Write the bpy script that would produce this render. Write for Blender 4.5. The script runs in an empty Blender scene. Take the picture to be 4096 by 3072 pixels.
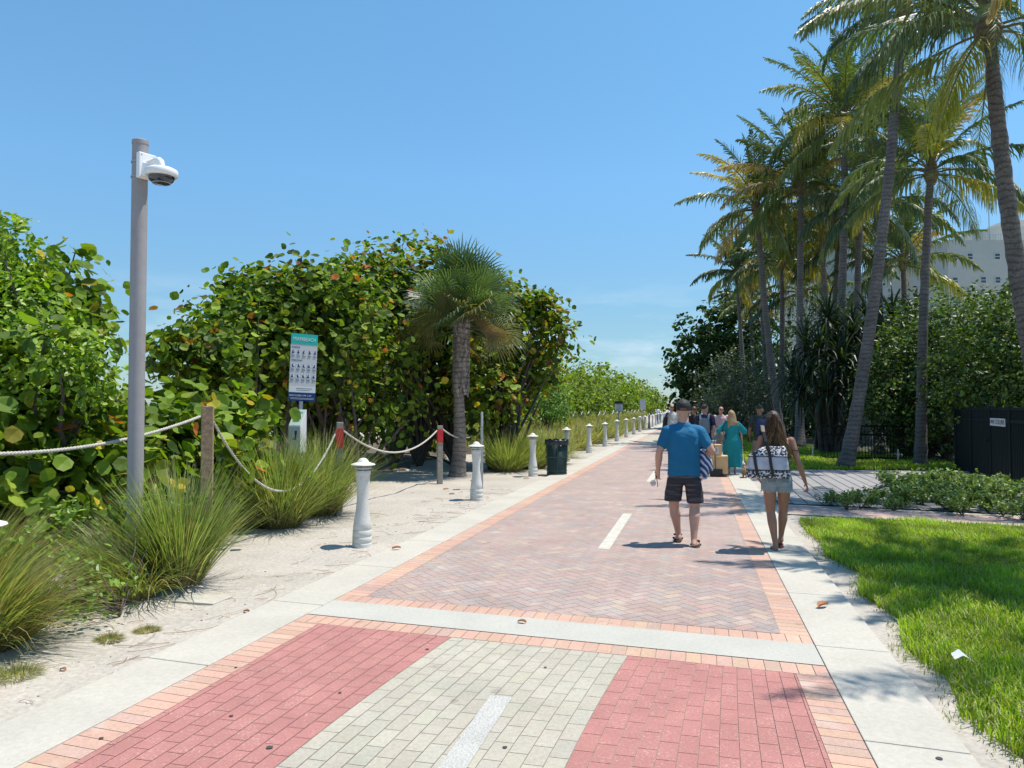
import bpy, math, random
import numpy as np
from mathutils import Vector, Matrix, noise
S = bpy.context.scene
COL = S.collection
# ------------------------------------------------------------------ camera, sky, sun, exposure
F_PX, CAM_H, HOR = 752.0, 1.70, 407.0
PITCH = math.atan((HOR - 384) / F_PX)
cam = bpy.data.cameras.new('camera'); camo = bpy.data.objects.new('camera', cam); COL.objects.link(camo)
cam.sensor_width = 36; cam.lens = F_PX / 1024 * 36; cam.clip_end = 6000; cam.clip_start = .05
camo.location = (0, 0, CAM_H); camo.rotation_euler = (math.radians(90) + PITCH, 0, 0)
S.camera = camo
SUN_EL, SUN_AZ = math.radians(70), math.radians(9)          # azimuth from +X towards +Y
sd = Vector((math.cos(SUN_EL)*math.cos(SUN_AZ), math.cos(SUN_EL)*math.sin(SUN_AZ), math.sin(SUN_EL)))
sl = bpy.data.lights.new('sun', 'SUN'); sl.energy = 4.6; sl.angle = math.radians(.5); sl.color = (1, .925, .83)
so = bpy.data.objects.new('sun', sl); COL.objects.link(so); so.rotation_euler = sd.to_track_quat('Z', 'Y').to_euler()
w = bpy.data.worlds.new('World'); S.world = w; w.use_nodes = True
nt = w.node_tree; bg = nt.nodes['Background']
sky = nt.nodes.new('ShaderNodeTexSky'); sky.sky_type = 'NISHITA'; sky.sun_disc = False
sky.sun_elevation = SUN_EL; sky.sun_rotation = math.atan2(sd.x, sd.y)
sky.air_density = 1.0; sky.dust_density = .15; sky.ozone_density = 2.0; sky.altitude = 0
mx = nt.nodes.new('ShaderNodeMix'); mx.data_type = 'RGBA'; mx.blend_type = 'MULTIPLY'; mx.inputs[0].default_value = 1
mx.inputs[7].default_value = (.75, 1.12, 1.15, 1)
nt.links.new(sky.outputs[0], mx.inputs[6])
# a few low clouds near the horizon
tc = nt.nodes.new('ShaderNodeTexCoord'); mp = nt.nodes.new('ShaderNodeMapping'); mp.inputs['Scale'].default_value = (5, 5, 22)
nz = nt.nodes.new('ShaderNodeTexNoise'); nz.inputs['Scale'].default_value = 1.3; nz.inputs['Detail'].default_value = 7; nz.inputs['Roughness'].default_value = .6
cr = nt.nodes.new('ShaderNodeValToRGB'); cr.color_ramp.elements[0].position = .50; cr.color_ramp.elements[1].position = .68
sx = nt.nodes.new('ShaderNodeSeparateXYZ'); mr = nt.nodes.new('ShaderNodeMapRange')
mr.inputs[1].default_value = .02; mr.inputs[2].default_value = .17; mr.inputs[3].default_value = 1.0; mr.inputs[4].default_value = 0
mm = nt.nodes.new('ShaderNodeMath'); mm.operation = 'MULTIPLY'
cl = nt.nodes.new('ShaderNodeMix'); cl.data_type = 'RGBA'; cl.inputs[7].default_value = (4.3, 5.2, 6.0, 1)
nt.links.new(tc.outputs['Generated'], mp.inputs[0]); nt.links.new(mp.outputs[0], nz.inputs['Vector']); nt.links.new(nz.outputs[0], cr.inputs[0])
nt.links.new(tc.outputs['Generated'], sx.inputs[0]); nt.links.new(sx.outputs[2], mr.inputs[0])
gr = nt.nodes.new('ShaderNodeValToRGB'); e_ = gr.color_ramp.elements; e_[0].position = 0; e_[0].color = (.55,.47,.60,1); e_[1].position = .48; e_[1].color = (1,1,1,1)
for p_, c_ in ((.06, (.62,.54,.61)), (.115, (.68,.60,.64)), (.29, (.92,.88,.92))): q_ = e_.new(p_); q_.color = (*c_, 1)
gs = nt.nodes.new('ShaderNodeVectorMath'); gs.operation = 'MULTIPLY'; nt.links.new(sx.outputs[2], gr.inputs[0]); nt.links.new(mx.outputs[2], gs.inputs[0]); nt.links.new(gr.outputs[0], gs.inputs[1])
nt.links.new(cr.outputs[0], mm.inputs[0]); nt.links.new(mr.outputs[0], mm.inputs[1])
nt.links.new(mm.outputs[0], cl.inputs[0]); nt.links.new(gs.outputs[0], cl.inputs[6]); nt.links.new(cl.outputs[2], bg.inputs[0])
bg.inputs[1].default_value = .128
S.view_settings.view_transform = 'Standard'; S.view_settings.look = 'None'; S.view_settings.gamma = 1
S.view_settings.exposure = 0.42

# ------------------------------------------------------------------ helpers
CA, SA = .9701, .2425                                        # path frame: n across (right), s along
def PF(n, s, z=0.0): return (n*CA + s*SA, -n*SA + s*CA, z)
def W(px, py, Y):                                            # a point at forward distance Y seen at (px, py) of the 1024x768 photo
    u = (px-512)/F_PX; v = (384-py)/F_PX
    dy = math.cos(PITCH) - v*math.sin(PITCH); dz = math.sin(PITCH) + v*math.cos(PITCH)
    t = Y/dy
    return np.array((u*t, Y, CAM_H + dz*t))
def GX(px, Y): return (px-512)/F_PX*Y
ONES = ['first','second','third','fourth','fifth','sixth','seventh','eighth','ninth','tenth','eleventh','twelfth']
def nth(i): return ONES[i] if i < 12 else '%d%s' % (i+1, {1:'st',2:'nd',3:'rd'}.get((i+1)%10, 'th') if (i+1)%100 not in (11,12,13) else 'th')
def tag(o, label=None, cat=None, group=None, kind=None):
    if label: o['label'] = label
    if cat: o['category'] = cat
    if group: o['group'] = group
    if kind: o['kind'] = kind
    return o
def empty(name, loc=(0,0,0), rz=0, **k):
    o = bpy.data.objects.new(name, None); COL.objects.link(o); o.location = loc; o.rotation_euler = (0,0,rz); o.empty_display_size = .2
    if k: tag(o, **k)
    return o
def link(name, me, mat=None, parent=None, loc=None, rz=0):
    o = bpy.data.objects.new(name, me); COL.objects.link(o)
    if mat: me.materials.append(mat)
    if parent: o.parent = parent
    if loc is not None: o.location = loc
    if rz: o.rotation_euler = (0,0,rz)
    return o
def big(name, V, Fq, mat, parent=None, C=None, smooth=False, loc=None, rz=0):
    """one mesh from numpy arrays of quads (or any uniform polygon)"""
    V = np.asarray(V, np.float32); Fq = np.asarray(Fq, np.int32); k = Fq.shape[1]
    me = bpy.data.meshes.new(name)
    me.vertices.add(len(V)); me.vertices.foreach_set('co', V.ravel())
    me.loops.add(Fq.size); me.loops.foreach_set('vertex_index', Fq.ravel())
    me.polygons.add(len(Fq)); me.polygons.foreach_set('loop_start', np.arange(0, Fq.size, k, dtype=np.int32))
    try: me.polygons.foreach_set('loop_total', np.full(len(Fq), k, np.int32))
    except Exception: pass
    me.polygons.foreach_set('use_smooth', np.full(len(Fq), bool(smooth)))
    me.update(calc_edges=True)
    if C is not None:
        a = me.color_attributes.new('Col', 'FLOAT_COLOR', 'POINT')
        cc = np.ones((len(V), 4), np.float32); cc[:, :3] = C; a.data.foreach_set('color', cc.ravel())
    return link(name, me, mat, parent, loc, rz)
class Acc:
    """collects pieces of geometry for one mesh"""
    def __init__(s): s.V=[]; s.F=[]; s.C=[]; s.n=0
    def add(s, V, Fq, c=None):
        V = np.asarray(V, float); s.V.append(V); s.F.append(np.asarray(Fq, int)+s.n); s.n += len(V)
        if c is not None:
            c = np.asarray(c, float); s.C.append(np.tile(c, (len(V),1)) if c.ndim == 1 else c)
        return s
    def box(s, c, d, col=None, R=None):
        c = np.array(c, float); d = np.array(d, float)/2
        v = np.array([(x,y,z) for x in (-1,1) for y in (-1,1) for z in (-1,1)])*d
        if R is not None: v = v @ np.array(R).T
        return s.add(v+c, [(0,1,3,2),(4,6,7,5),(0,4,5,1),(2,3,7,6),(0,2,6,4),(1,5,7,3)], col)
    def tube(s, P, r, seg=8, col=None, cap=True):
        P = np.asarray(P, float); n = len(P); r = np.broadcast_to(np.asarray(r, float), (n,)) if np.ndim(r) else np.full(n, float(r))
        T = np.gradient(P, axis=0); T /= np.linalg.norm(T, axis=1)[:,None]+1e-9
        a = np.array((1.,0,0)) if abs(T[0,0]) < .8 else np.array((0,1.,0))
        X = []; x = a - T[0]*a.dot(T[0]); x /= np.linalg.norm(x)
        for t in T:
            x = x - t*x.dot(t); x /= np.linalg.norm(x)+1e-9; X.append(x)
        X = np.array(X); Y = np.cross(T, X); th = np.linspace(0, 2*math.pi, seg, endpoint=False)
        V = P[:,None,:] + r[:,None,None]*(np.cos(th)[None,:,None]*X[:,None,:] + np.sin(th)[None,:,None]*Y[:,None,:])
        V = V.reshape(-1,3); Fq = []
        for i in range(n-1):
            for j in range(seg): k = (j+1)%seg; Fq.append((i*seg+j, i*seg+k, (i+1)*seg+k, (i+1)*seg+j))
        if cap:
            V = np.vstack([V, P[0], P[-1]]); b = len(V)-2
            for j in range(0, seg, 2):
                Fq.append((b, (j+2)%seg, (j+1)%seg, j)); o = (n-1)*seg; Fq.append((b+1, o+j, o+(j+1)%seg, o+(j+2)%seg))
        return s.add(V, Fq, col)
    def lathe(s, prof, seg=28, c=(0,0,0), col=None):
        V = []; 
        for r, z in prof:
            for j in range(seg): t = 2*math.pi*j/seg; V.append((c[0]+r*math.cos(t), c[1]+r*math.sin(t), c[2]+z))
        Fq = [(i*seg+j, i*seg+(j+1)%seg, (i+1)*seg+(j+1)%seg, (i+1)*seg+j) for i in range(len(prof)-1) for j in range(seg)]
        return s.add(V, Fq, col)
    def obj(s, name, mat, parent=None, smooth=False, **k):
        V = np.vstack(s.V); Fq = np.vstack(s.F); C = np.vstack(s.C) if s.C and len(s.C) == len(s.V) else None
        return big(name, V, Fq, mat, parent, C, smooth, **k)
def bevel(o, wd=.004, seg=2):
    m = o.modifiers.new('bevel', 'BEVEL'); m.width = wd; m.segments = seg; m.limit_method = 'ANGLE'; return o
def autosmooth(o, ang=40):
    me = o.data; me.polygons.foreach_set('use_smooth', np.ones(len(me.polygons), bool))
    m = o.modifiers.new('es', 'EDGE_SPLIT'); m.split_angle = math.radians(ang); return o

# ------------------------------------------------------------------ materials
def mat(name, col=(.5,.5,.5), rough=.7, attr=False, n1=None, n2=None, bump=0, bscale=40, metal=0, transl=0, spec=.5, extra=None, coord='Object', tcol=None):
    """principled surface; n1/n2 = (scale, amount) brightness noise; attr = colour attribute"""
    m = bpy.data.materials.new(name); m.use_nodes = True; t = m.node_tree; N = t.nodes; L = t.links
    b = N['Principled BSDF']; out = N['Material Output']
    b.inputs['Roughness'].default_value = rough; b.inputs['Metallic'].default_value = metal; b.inputs['Specular IOR Level'].default_value = spec
    if attr: a = N.new('ShaderNodeVertexColor'); a.layer_name = 'Col'; cs = a.outputs[0]
    else: a = N.new('ShaderNodeRGB'); a.outputs[0].default_value = (*col, 1); cs = a.outputs[0]
    tcn = N.new('ShaderNodeTexCoord'); co = tcn.outputs[coord]
    for nn in (n1, n2):
        if not nn: continue
        z = N.new('ShaderNodeTexNoise'); z.inputs['Scale'].default_value = nn[0]; z.inputs['Detail'].default_value = 5; L.new(co, z.inputs['Vector'])
        r = N.new('ShaderNodeMapRange'); r.inputs[1].default_value = .3; r.inputs[2].default_value = .7; r.inputs[3].default_value = 1-nn[1]; r.inputs[4].default_value = 1+nn[1]
        L.new(z.outputs[0], r.inputs[0])
        h = N.new('ShaderNodeVectorMath'); h.operation = 'SCALE'; L.new(cs, h.inputs[0]); L.new(r.outputs[0], h.inputs['Scale']); cs = h.outputs[0]
    if extra: cs = extra(t, cs, co)
    L.new(cs, b.inputs['Base Color'])
    if bump:
        z = N.new('ShaderNodeTexNoise'); z.inputs['Scale'].default_value = bscale; z.inputs['Detail'].default_value = 6; L.new(co, z.inputs['Vector'])
        bp = N.new('ShaderNodeBump'); bp.inputs['Strength'].default_value = min(1, bump); bp.inputs['Distance'].default_value = .01*max(1, bump); L.new(z.outputs[0], bp.inputs['Height']); L.new(bp.outputs[0], b.inputs['Normal'])
    if transl:
        tr = N.new('ShaderNodeBsdfTranslucent'); ms = N.new('ShaderNodeMixShader'); ms.inputs[0].default_value = transl
        hs = N.new('ShaderNodeVectorMath'); hs.operation = 'MULTIPLY'; hs.inputs[1].default_value = tcol or (1.5, 1.7, .6); L.new(cs, hs.inputs[0]); L.new(hs.outputs[0], tr.inputs[0])
        L.new(b.outputs[0], ms.inputs[1]); L.new(tr.outputs[0], ms.inputs[2]); L.new(ms.outputs[0], out.inputs[0])
    return m
def speckle(scale, lo, hi, col, amt=1.0):
    def f(t, cs, co):
        N = t.nodes; L = t.links
        z = N.new('ShaderNodeTexNoise'); z.inputs['Scale'].default_value = scale; z.inputs['Detail'].default_value = 2; L.new(co, z.inputs['Vector'])
        z2 = N.new('ShaderNodeTexNoise'); z2.inputs['Scale'].default_value = scale/14; L.new(co, z2.inputs['Vector'])
        ad = N.new('ShaderNodeMath'); ad.operation = 'MULTIPLY_ADD'; L.new(z2.outputs[0], ad.inputs[0]); ad.inputs[1].default_value = .35; L.new(z.outputs[0], ad.inputs[2])
        r = N.new('ShaderNodeMapRange'); r.inputs[1].default_value = lo+.175; r.inputs[2].default_value = hi+.175; r.inputs[4].default_value = amt; L.new(ad.outputs[0], r.inputs[0])
        m = N.new('ShaderNodeMix'); m.data_type = 'RGBA'; m.inputs[7].default_value = (*col, 1); L.new(r.outputs[0], m.inputs[0]); L.new(cs, m.inputs[6])
        return m.outputs[2]
    return f
def rgb(r,g,b,k=1.0):
    f = lambda v: ((v/255/12.92) if v/255 <= .04045 else ((v/255+.055)/1.055)**2.4)*k
    return (f(r), f(g), f(b))
def rings(t, cs, co):
    N = t.nodes; L = t.links; wv = N.new('ShaderNodeTexWave'); wv.bands_direction = 'Z'; wv.inputs['Scale'].default_value = 2.6; wv.inputs['Distortion'].default_value = 7; wv.inputs['Detail'].default_value = 3; L.new(co, wv.inputs['Vector'])
    r = N.new('ShaderNodeMapRange'); r.inputs[1].default_value = 0; r.inputs[2].default_value = .4; r.inputs[3].default_value = .62; r.inputs[4].default_value = 1.04; L.new(wv.outputs[0], r.inputs[0])
    h = N.new('ShaderNodeVectorMath'); h.operation = 'SCALE'; L.new(cs, h.inputs[0]); L.new(r.outputs[0], h.inputs['Scale']); return h.outputs[0]
def dusty(t, cs, co):
    cs = speckle(110, .60, .70, (.58,.50,.44), .35)(t, cs, co)
    cs = speckle(3.1, .60, .78, (.52,.46,.40), .55)(t, cs, co)
    return speckle(7.0, .66, .75, (.15,.11,.10), .35)(t, cs, co)
M = {}
M['sand'] = mat('sand', (.40,.367,.318), .95, n1=(1.1,.10), n2=(26,.16), bump=1.0, bscale=22, extra=speckle(90, .62, .74, (.20,.17,.14), .6))
M['paint_red'] = mat('red paver', attr=True, rough=.85, n1=(3,.08), n2=(60,.08), bump=.5, bscale=160, extra=speckle(85, .60, .70, (.55,.34,.30), .6))
M['paver'] = mat('paver', attr=True, rough=.88, n1=(1.3,.10), n2=(45,.10), bump=.5, bscale=150, extra=dusty)
M['joint'] = mat('joint sand', (.27,.22,.185), .95, n1=(9,.25))
M['concrete'] = mat('kerb concrete', (.45,.425,.365), .9, n1=(1.4,.08), n2=(30,.07), bump=.35, bscale=130, extra=speckle(130, .63, .72, (.33,.30,.26), .5))
M['bandc'] = mat('band concrete', (.425,.415,.368), .9, n1=(1.8,.07), n2=(40,.07), bump=.35, bscale=130)
M['white_paint'] = mat('road paint', (.50,.48,.41), .7, n1=(14,.15), bump=.3, bscale=90)
M['deck'] = mat('deck board', attr=True, rough=.85, n1=(3,.12), n2=(60,.10), bump=.4, bscale=60)
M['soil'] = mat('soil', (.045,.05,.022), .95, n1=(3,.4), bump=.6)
M['grass'] = mat('grass', attr=True, rough=.5, transl=.45, n1=(2,.2), tcol=(1.4,1.6,.5))
M['leaf_big'] = mat('sea grape leaf', attr=True, rough=.55, transl=.36, spec=.22, tcol=(1.5,1.6,.45))
M['leaf'] = mat('leaf', attr=True, rough=.45, transl=.3, tcol=(1.4,1.6,.5))
M['palm_leaf'] = mat('palm leaf', attr=True, rough=.42, transl=.28, spec=.5, tcol=(1.5,1.5,.4))
M['bark'] = mat('bark', (.09,.072,.06), .9, n1=(6,.3), n2=(30,.25), bump=1, bscale=30)
M['palm_bark'] = mat('palm bark', attr=True, rough=.92, n1=(3,.25), n2=(28,.3), bump=1.2, bscale=26, extra=rings)
M['bollard'] = mat('bollard paint', (.62,.61,.57), .55, n1=(3,.07), n2=(18,.05), bump=.3, bscale=60, extra=speckle(9, .62, .74, (.33,.30,.25), .5))
M['wood'] = mat('post wood', (.30,.205,.125), .85, n2=(24,.25), bump=.8, bscale=24, extra=speckle(18,.5,.8,(.12,.08,.05),.5))
M['wood_grey'] = mat('weathered post', (.30,.27,.22), .9, n2=(24,.2), bump=.8, bscale=24)
M['rope'] = mat('rope', (.47,.45,.40), .9, n2=(60,.2), bump=.5, bscale=200)
M['red'] = mat('red tape', (.60,.02,.03), .45, n2=(12,.15))
M['pole'] = mat('pole paint', (.30,.285,.29), .55, metal=.0, n1=(3,.06), n2=(16,.04), bump=.2, bscale=80)
M['galv'] = mat('galvanised', (.42,.44,.45), .45, metal=.6, n2=(20,.12))
M['white'] = mat('white plastic', (.80,.80,.80), .35)
M['dome'] = mat('smoked dome', (.012,.02,.045), .08, spec=.9)
M['teal_sign'] = mat('sign teal', (.02,.40,.35), .7, spec=.2)
M['sign_white'] = mat('sign white', (.62,.63,.64), .75, spec=.2)
M['sign_grey'] = mat('sign grey', (.50,.51,.53), .75, spec=.2)
M['navy'] = mat('sign navy', (.012,.045,.16), .7, spec=.2)
M['black'] = mat('black', (.012,.012,.014), .5)
M['bin'] = mat('bin green', (.012,.05,.048), .45, n2=(20,.15))
M['bag_plastic'] = mat('bin liner', (.015,.02,.03), .25, bump=1.2, bscale=14)
M['fence'] = mat('gate green', (.005,.010,.010), .65, spec=.2)
M['wall_sun_tone'] = mat('roof house wall', (.60,.57,.50), .85)  # brighter than the main wall: sunlight on the roof houses put into the colour
M['wall'] = mat('building wall', (.42,.425,.385), .85, n1=(.15,.05), n2=(1.5,.03))
M['glass'] = mat('window glass', (.03,.045,.055), .1, spec=.8)
M['frame'] = mat('window frame', (.6,.62,.62), .5)
M['card'] = mat('cardboard', (.60,.40,.20), .85, n2=(10,.08))
M['tact'] = mat('tactile studs', (.50,.50,.48), .95, spec=.1)
M['gum'] = mat('gum spot', (.06,.055,.055), .9)
M['ocean'] = mat('ocean', (.02,.20,.24), .15, bump=.6, bscale=1.5)


# ------------------------------------------------------------------ SETTING: ground, paving
def clip(poly, a, b):
    """keep the part of poly left of a->b"""
    out = []; n = len(poly)
    f = lambda p: (b[0]-a[0])*(p[1]-a[1]) - (b[1]-a[1])*(p[0]-a[0])
    for i in range(n):
        p, q = poly[i], poly[(i+1)%n]; fp, fq = f(p), f(q)
        if fp >= 0: out.append(p)
        if (fp >= 0) != (fq >= 0):
            t = fp/(fp-fq); out.append((p[0]+t*(q[0]-p[0]), p[1]+t*(q[1]-p[1])))
    return out
def clip_all(poly, reg):
    for i in range(len(reg)):
        poly = clip(poly, reg[i], reg[(i+1)%len(reg)])
        if len(poly) < 3: return None
    ar = sum(poly[i][0]*poly[(i+1)%len(poly)][1]-poly[(i+1)%len(poly)][0]*poly[i][1] for i in range(len(poly)))/2
    return poly if abs(ar) > 2e-4 else None
def R_(s): return .83 - .0095*min(s, 36)
LFT = -3.11
def skew(s, n): return s - .076*(n+1.15)
def flat_mesh(name, polys, z, m, cols=None, kind='structure', frame=True):
    me = bpy.data.meshes.new(name); V=[]; Fc=[]; C=[]
    for i, p in enumerate(polys):
        b = len(V)
        for (n, s) in p: V.append(PF(n, s, z) if frame else (n, s, z)); C.append(cols[i] if cols is not None else (1,1,1))
        Fc.append(list(range(b, b+len(p))))
    me.from_pydata(V, [], Fc)
    if cols is not None:
        a = me.color_attributes.new('Col','FLOAT_COLOR','POINT'); cc = np.ones((len(V),4),np.float32); cc[:,:3] = C; a.data.foreach_set('color', cc.ravel())
    o = link(name, me, m)
    if kind: o['kind'] = kind
    return o
rng = random.Random(5)
def jit(c, a=.1, h=.03):
    k = 1+rng.uniform(-a, a); return tuple(max(0, c[i]*k + rng.uniform(-h, h)*c[i]) for i in range(3))
def bond(reg, along='s', cw=.1, ln=.2, joint=.0020, half=True, ph0=0):
    n0 = min(p[0] for p in reg)-.3; n1 = max(p[0] for p in reg)+.3; s0 = min(p[1] for p in reg)-.3; s1 = max(p[1] for p in reg)+.3
    out = []; a0, a1, b0, b1 = (n0, n1, s0, s1) if along == 's' else (s0, s1, n0, n1)
    i = 0; a = math.floor(a0/cw)*cw + ph0
    while a < a1:
        ph = (int(round((a-ph0)/cw)) % 2)*ln/2 if half else 0
        b = math.floor(b0/ln)*ln + ph - ln
        while b < b1:
            j = joint; r = (a+j, a+cw-j, b+j, b+ln-j)
            poly = [(r[0],r[2]),(r[1],r[2]),(r[1],r[3]),(r[0],r[3])] if along == 's' else [(r[2],r[0]),(r[3],r[0]),(r[3],r[1]),(r[2],r[1])]
            q = clip_all(poly, reg)
            if q: out.append(q)
            b += ln
        a += cw
    return out
def herring(reg, w_=.1, ang=45, joint=.0018):
    c, s_ = math.cos(math.radians(ang)), math.sin(math.radians(ang))
    out = []; pts = [(p[0]*c+p[1]*s_, -p[0]*s_+p[1]*c) for p in reg]
    x0, x1 = min(p[0] for p in pts), max(p[0] for p in pts); y0, y1 = min(p[1] for p in pts), max(p[1] for p in pts)
    rn0, rn1 = min(p[0] for p in reg), max(p[0] for p in reg); rs0, rs1 = min(p[1] for p in reg), max(p[1] for p in reg)
    for i in range(int(x0/w_)-3, int(x1/w_)+3):
        for j in range(int(y0/w_)-3, int(y1/w_)+3):
            k = (i-j) % 4
            if k == 0: r = (i, i+2, j, j+1)
            elif k == 3: r = (i, i+1, j, j+2)
            else: continue
            r = (r[0]*w_+joint, r[1]*w_-joint, r[2]*w_+joint, r[3]*w_-joint)
            P = [(r[0],r[2]),(r[1],r[2]),(r[1],r[3]),(r[0],r[3])]
            P = [(p[0]*c-p[1]*s_, p[0]*s_+p[1]*c) for p in P]
            cx, cy = P[0]
            if cx < rn0-.4 or cx > rn1+.4 or cy < rs0-.4 or cy > rs1+.4: continue
            q = clip_all(P, reg)
            if q: out.append(q)
    return out
ZB = .020                                                    # top of pavers
BB, BT = 5.425, 5.875                                        # concrete band
def sk(n, s): return (n, skew(s, n))
RED = (.385,.17,.15); GREY = (.395,.37,.30); ORG = (.49,.31,.235)
# borders
def strip_reg(n0, n1, sa, sb, sk0=True, sk1=True):
    f0 = (lambda n: skew(sa, n)) if sk0 else (lambda n: sa); f1 = (lambda n: skew(sb, n)) if sk1 else (lambda n: sb)
    return [(n0, f0(n0)), (n1, f0(n1)), (n1, f1(n1)), (n0, f1(n0))]
def right_reg(d0, d1, sa, sb):
    return [(R_(sa)-d0, skew(sa, R_(sa)-d0)), (R_(sa)-d1, skew(sa, R_(sa)-d1)), (R_(sb)-d1, skew(sb, R_(sb)-d1)), (R_(sb)-d0, skew(sb, R_(sb)-d0))]
BW = .225
polys = bond(strip_reg(LFT+.004, LFT+BW, 0, BB-.004), 'n', .1, .23) ; 
def fit_border(n0, n1, sa, sb, step=.1, j=.0022):
    out = []; s = sa
    while s < sb-1e-6:
        e = min(s+step, sb); out.append([(n0, skew(s+j, n0)), (n1, skew(s+j, n1)), (n1, skew(e-j, n1)), (n0, skew(e-j, n0))]); s += step
    return out
def fit_border_r(sa, sb, step=.1, j=.0022):
    out = []; s = sa
    while s < sb-1e-6:
        e = min(s+step, sb); a, b = R_(s), R_(e)
        out.append([(a-.205, skew(s+j, a-.2)), (a-.004, skew(s+j, a)), (b-.004, skew(e-j, b)), (b-.205, skew(e-j, b-.2))]); s += step
    return out
def cross_border(sa, sb, step=.1, j=.0022):
    out = []; n = LFT+.004; e_ = R_(sa)-.004
    while n < e_:
        m_ = min(n+step, e_); out.append([(n+j, skew(sa+j, n)), (m_-j, skew(sa+j, m_)), (m_-j, skew(sb-j, m_)), (n+j, skew(sb-j, n))]); n += step
    return out
SF = 33.9                                                    # the next band further on
SG = 56.0
polys = (fit_border(LFT+.004, LFT+BW, 0, BB-.205) + fit_border(LFT+.004, LFT+BW, BT+.205, SF) + fit_border(LFT+.004, LFT+BW, SF+.45, SG)
         + fit_border_r(0, BB-.205) + fit_border_r(BT+.205, SF) + fit_border_r(SF+.45, SG) + cross_border(BB-.205, BB-.004) + cross_border(BT+.004, BT+.205))
def ocol():
    r = rng.random(); base = ORG if r < .75 else ((.46,.31,.25) if r < .9 else (.50,.34,.24))
    return jit(base, .07)
flat_mesh('brick_border', polys, ZB, M['paver'], [ocol() for _ in polys])
N_L, N_R = LFT+BW+.003, .208
top = BB-.208
redL = [(N_L,0),(-1.942,0),(-1.942,skew(top,-1.942)),(N_L,skew(top,N_L))]
gry1 = [(-1.938,0),(-.642,0),(-.642,skew(top,-.642)),(-1.938,skew(top,-1.938))]
redR = [(-.638,0),(R_(0)-N_R,0),(R_(top)-N_R,skew(top,R_(top)-N_R)),(-.638,skew(top,-.638))]
def conv(reg): return reg
def warp(pl):
    def w_(n, s):
        a = .17*max(0, (s-2.9)/2.4)**1.7; k = max(0, min(1, (n-N_L)/.9)) if n < -1.3 else max(0, min(1, (.55-n)/1.0))
        return (n+a*k, s)
    return [[w_(*p) for p in q] for q in pl]
pl = warp(bond(redL, ph0=.06)+bond(redR, ph0=.06)); flat_mesh('red_brick_lanes', pl, ZB, M['paint_red'], [jit(RED, .035, .012) for _ in pl])
pl = warp(bond(gry1, ph0=.06)); flat_mesh('grey_brick_lane', pl, ZB, M['paver'], [jit(GREY, .06, .02) for _ in pl])
reg = [(N_L, skew(BT+.208, N_L)), (R_(BT)-N_R, skew(BT+.208, R_(BT))), (R_(SF)-N_R, skew(SF, R_(SF))), (N_L, skew(SF, N_L))]
pl = herring(reg); hc = []
for p in pl:
    n, s = p[0]; r = rng.random(); v = noise.noise(Vector((n*1.3, s*1.3, 0)))
    if r < .34+v*.35: c = (.37,.265,.235)
    elif r < .55: c = (.33,.26,.235)
    elif r < .72: c = (.32,.28,.26)
    elif r < .86: c = (.385,.265,.225)
    elif r < .94: c = (.36,.275,.24)
    else: c = (.42,.32,.245)
    if n > -.2 and s < 9: c = tuple(.55*a+.45*b for a, b in zip(c, ((.23,.23,.235) if r < .5 else (.40,.23,.19) if r < .85 else (.46,.34,.25))))
    hc.append(jit(tuple(.68*a+.32*b for a, b in zip(c, (.36,.29,.26))), .05, .015))
flat_mesh('herringbone_paving', pl, ZB, M['paver'], hc)
g2 = [(N_L, skew(SF+.45, N_L)), (R_(36)-N_R, skew(SF+.45, .4)), (R_(36)-N_R, SG), (N_L, SG)]
pl = bond(g2, 's', .2, .4); flat_mesh('far_grey_paving', pl, ZB, M['paver'], [jit(GREY if (p[0][0] < -1.0 or p[0][0] > .1 or p[0][1] > 40) else RED, .05) for p in pl])
flat_mesh('far_paving', [[(LFT, SG), (R_(36), SG), (R_(36), 400), (LFT, 400)]], ZB, mat('far pavers', (.33,.24,.225), .9, n1=(.6,.15), n2=(4,.12)))
flat_mesh('paver_bed', [[(LFT-.01, -4), (.85, -4), (R_(36)+.01, 36), (R_(36)+.01, 60), (LFT-.01, 60)]], ZB-.005, M['joint'])
flat_mesh('concrete_band', [[(LFT+.006, skew(BB, LFT)), (R_(BB)-.006, skew(BB, R_(BB))), (R_(BT)-.006, skew(BT, R_(BT))), (LFT+.006, skew(BT, LFT))],
                            [(LFT+.006, skew(SF, LFT)), (.56, skew(SF, .56)), (.56, skew(SF+.45, .56)), (LFT+.006, skew(SF+.45, LFT))]], ZB+.003, M['bandc'])
def kerb(name, f_in, f_out, s0, s1, step):
    A = Acc(); s = s0
    while s < s1:
        e = min(s+step, s1)-.009; i0, o0, i1, o1 = f_in(s), f_out(s), f_in(e), f_out(e)
        V = []
        for (n, q) in ((i0,s),(o0,s),(o1,e),(i1,e)): V += [PF(n, skew(q, n), -.12), PF(n, skew(q, n), .026)]
        A.add(V, [(1,3,5,7),(0,1,7,6),(2,4,5,3),(0,2,3,1),(4,6,7,5)]); s += step
    o = A.obj(name, M['concrete']); o['kind'] = 'structure'; bevel(o, .005, 2); return o
kerb('left_kerb', lambda s: LFT+.001, lambda s: LFT-.49, -.43, 140, 1.53)
kerb('right_kerb', lambda s: R_(s)-.001, lambda s: R_(s)+.47, -.35, 140, 1.55)
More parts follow.
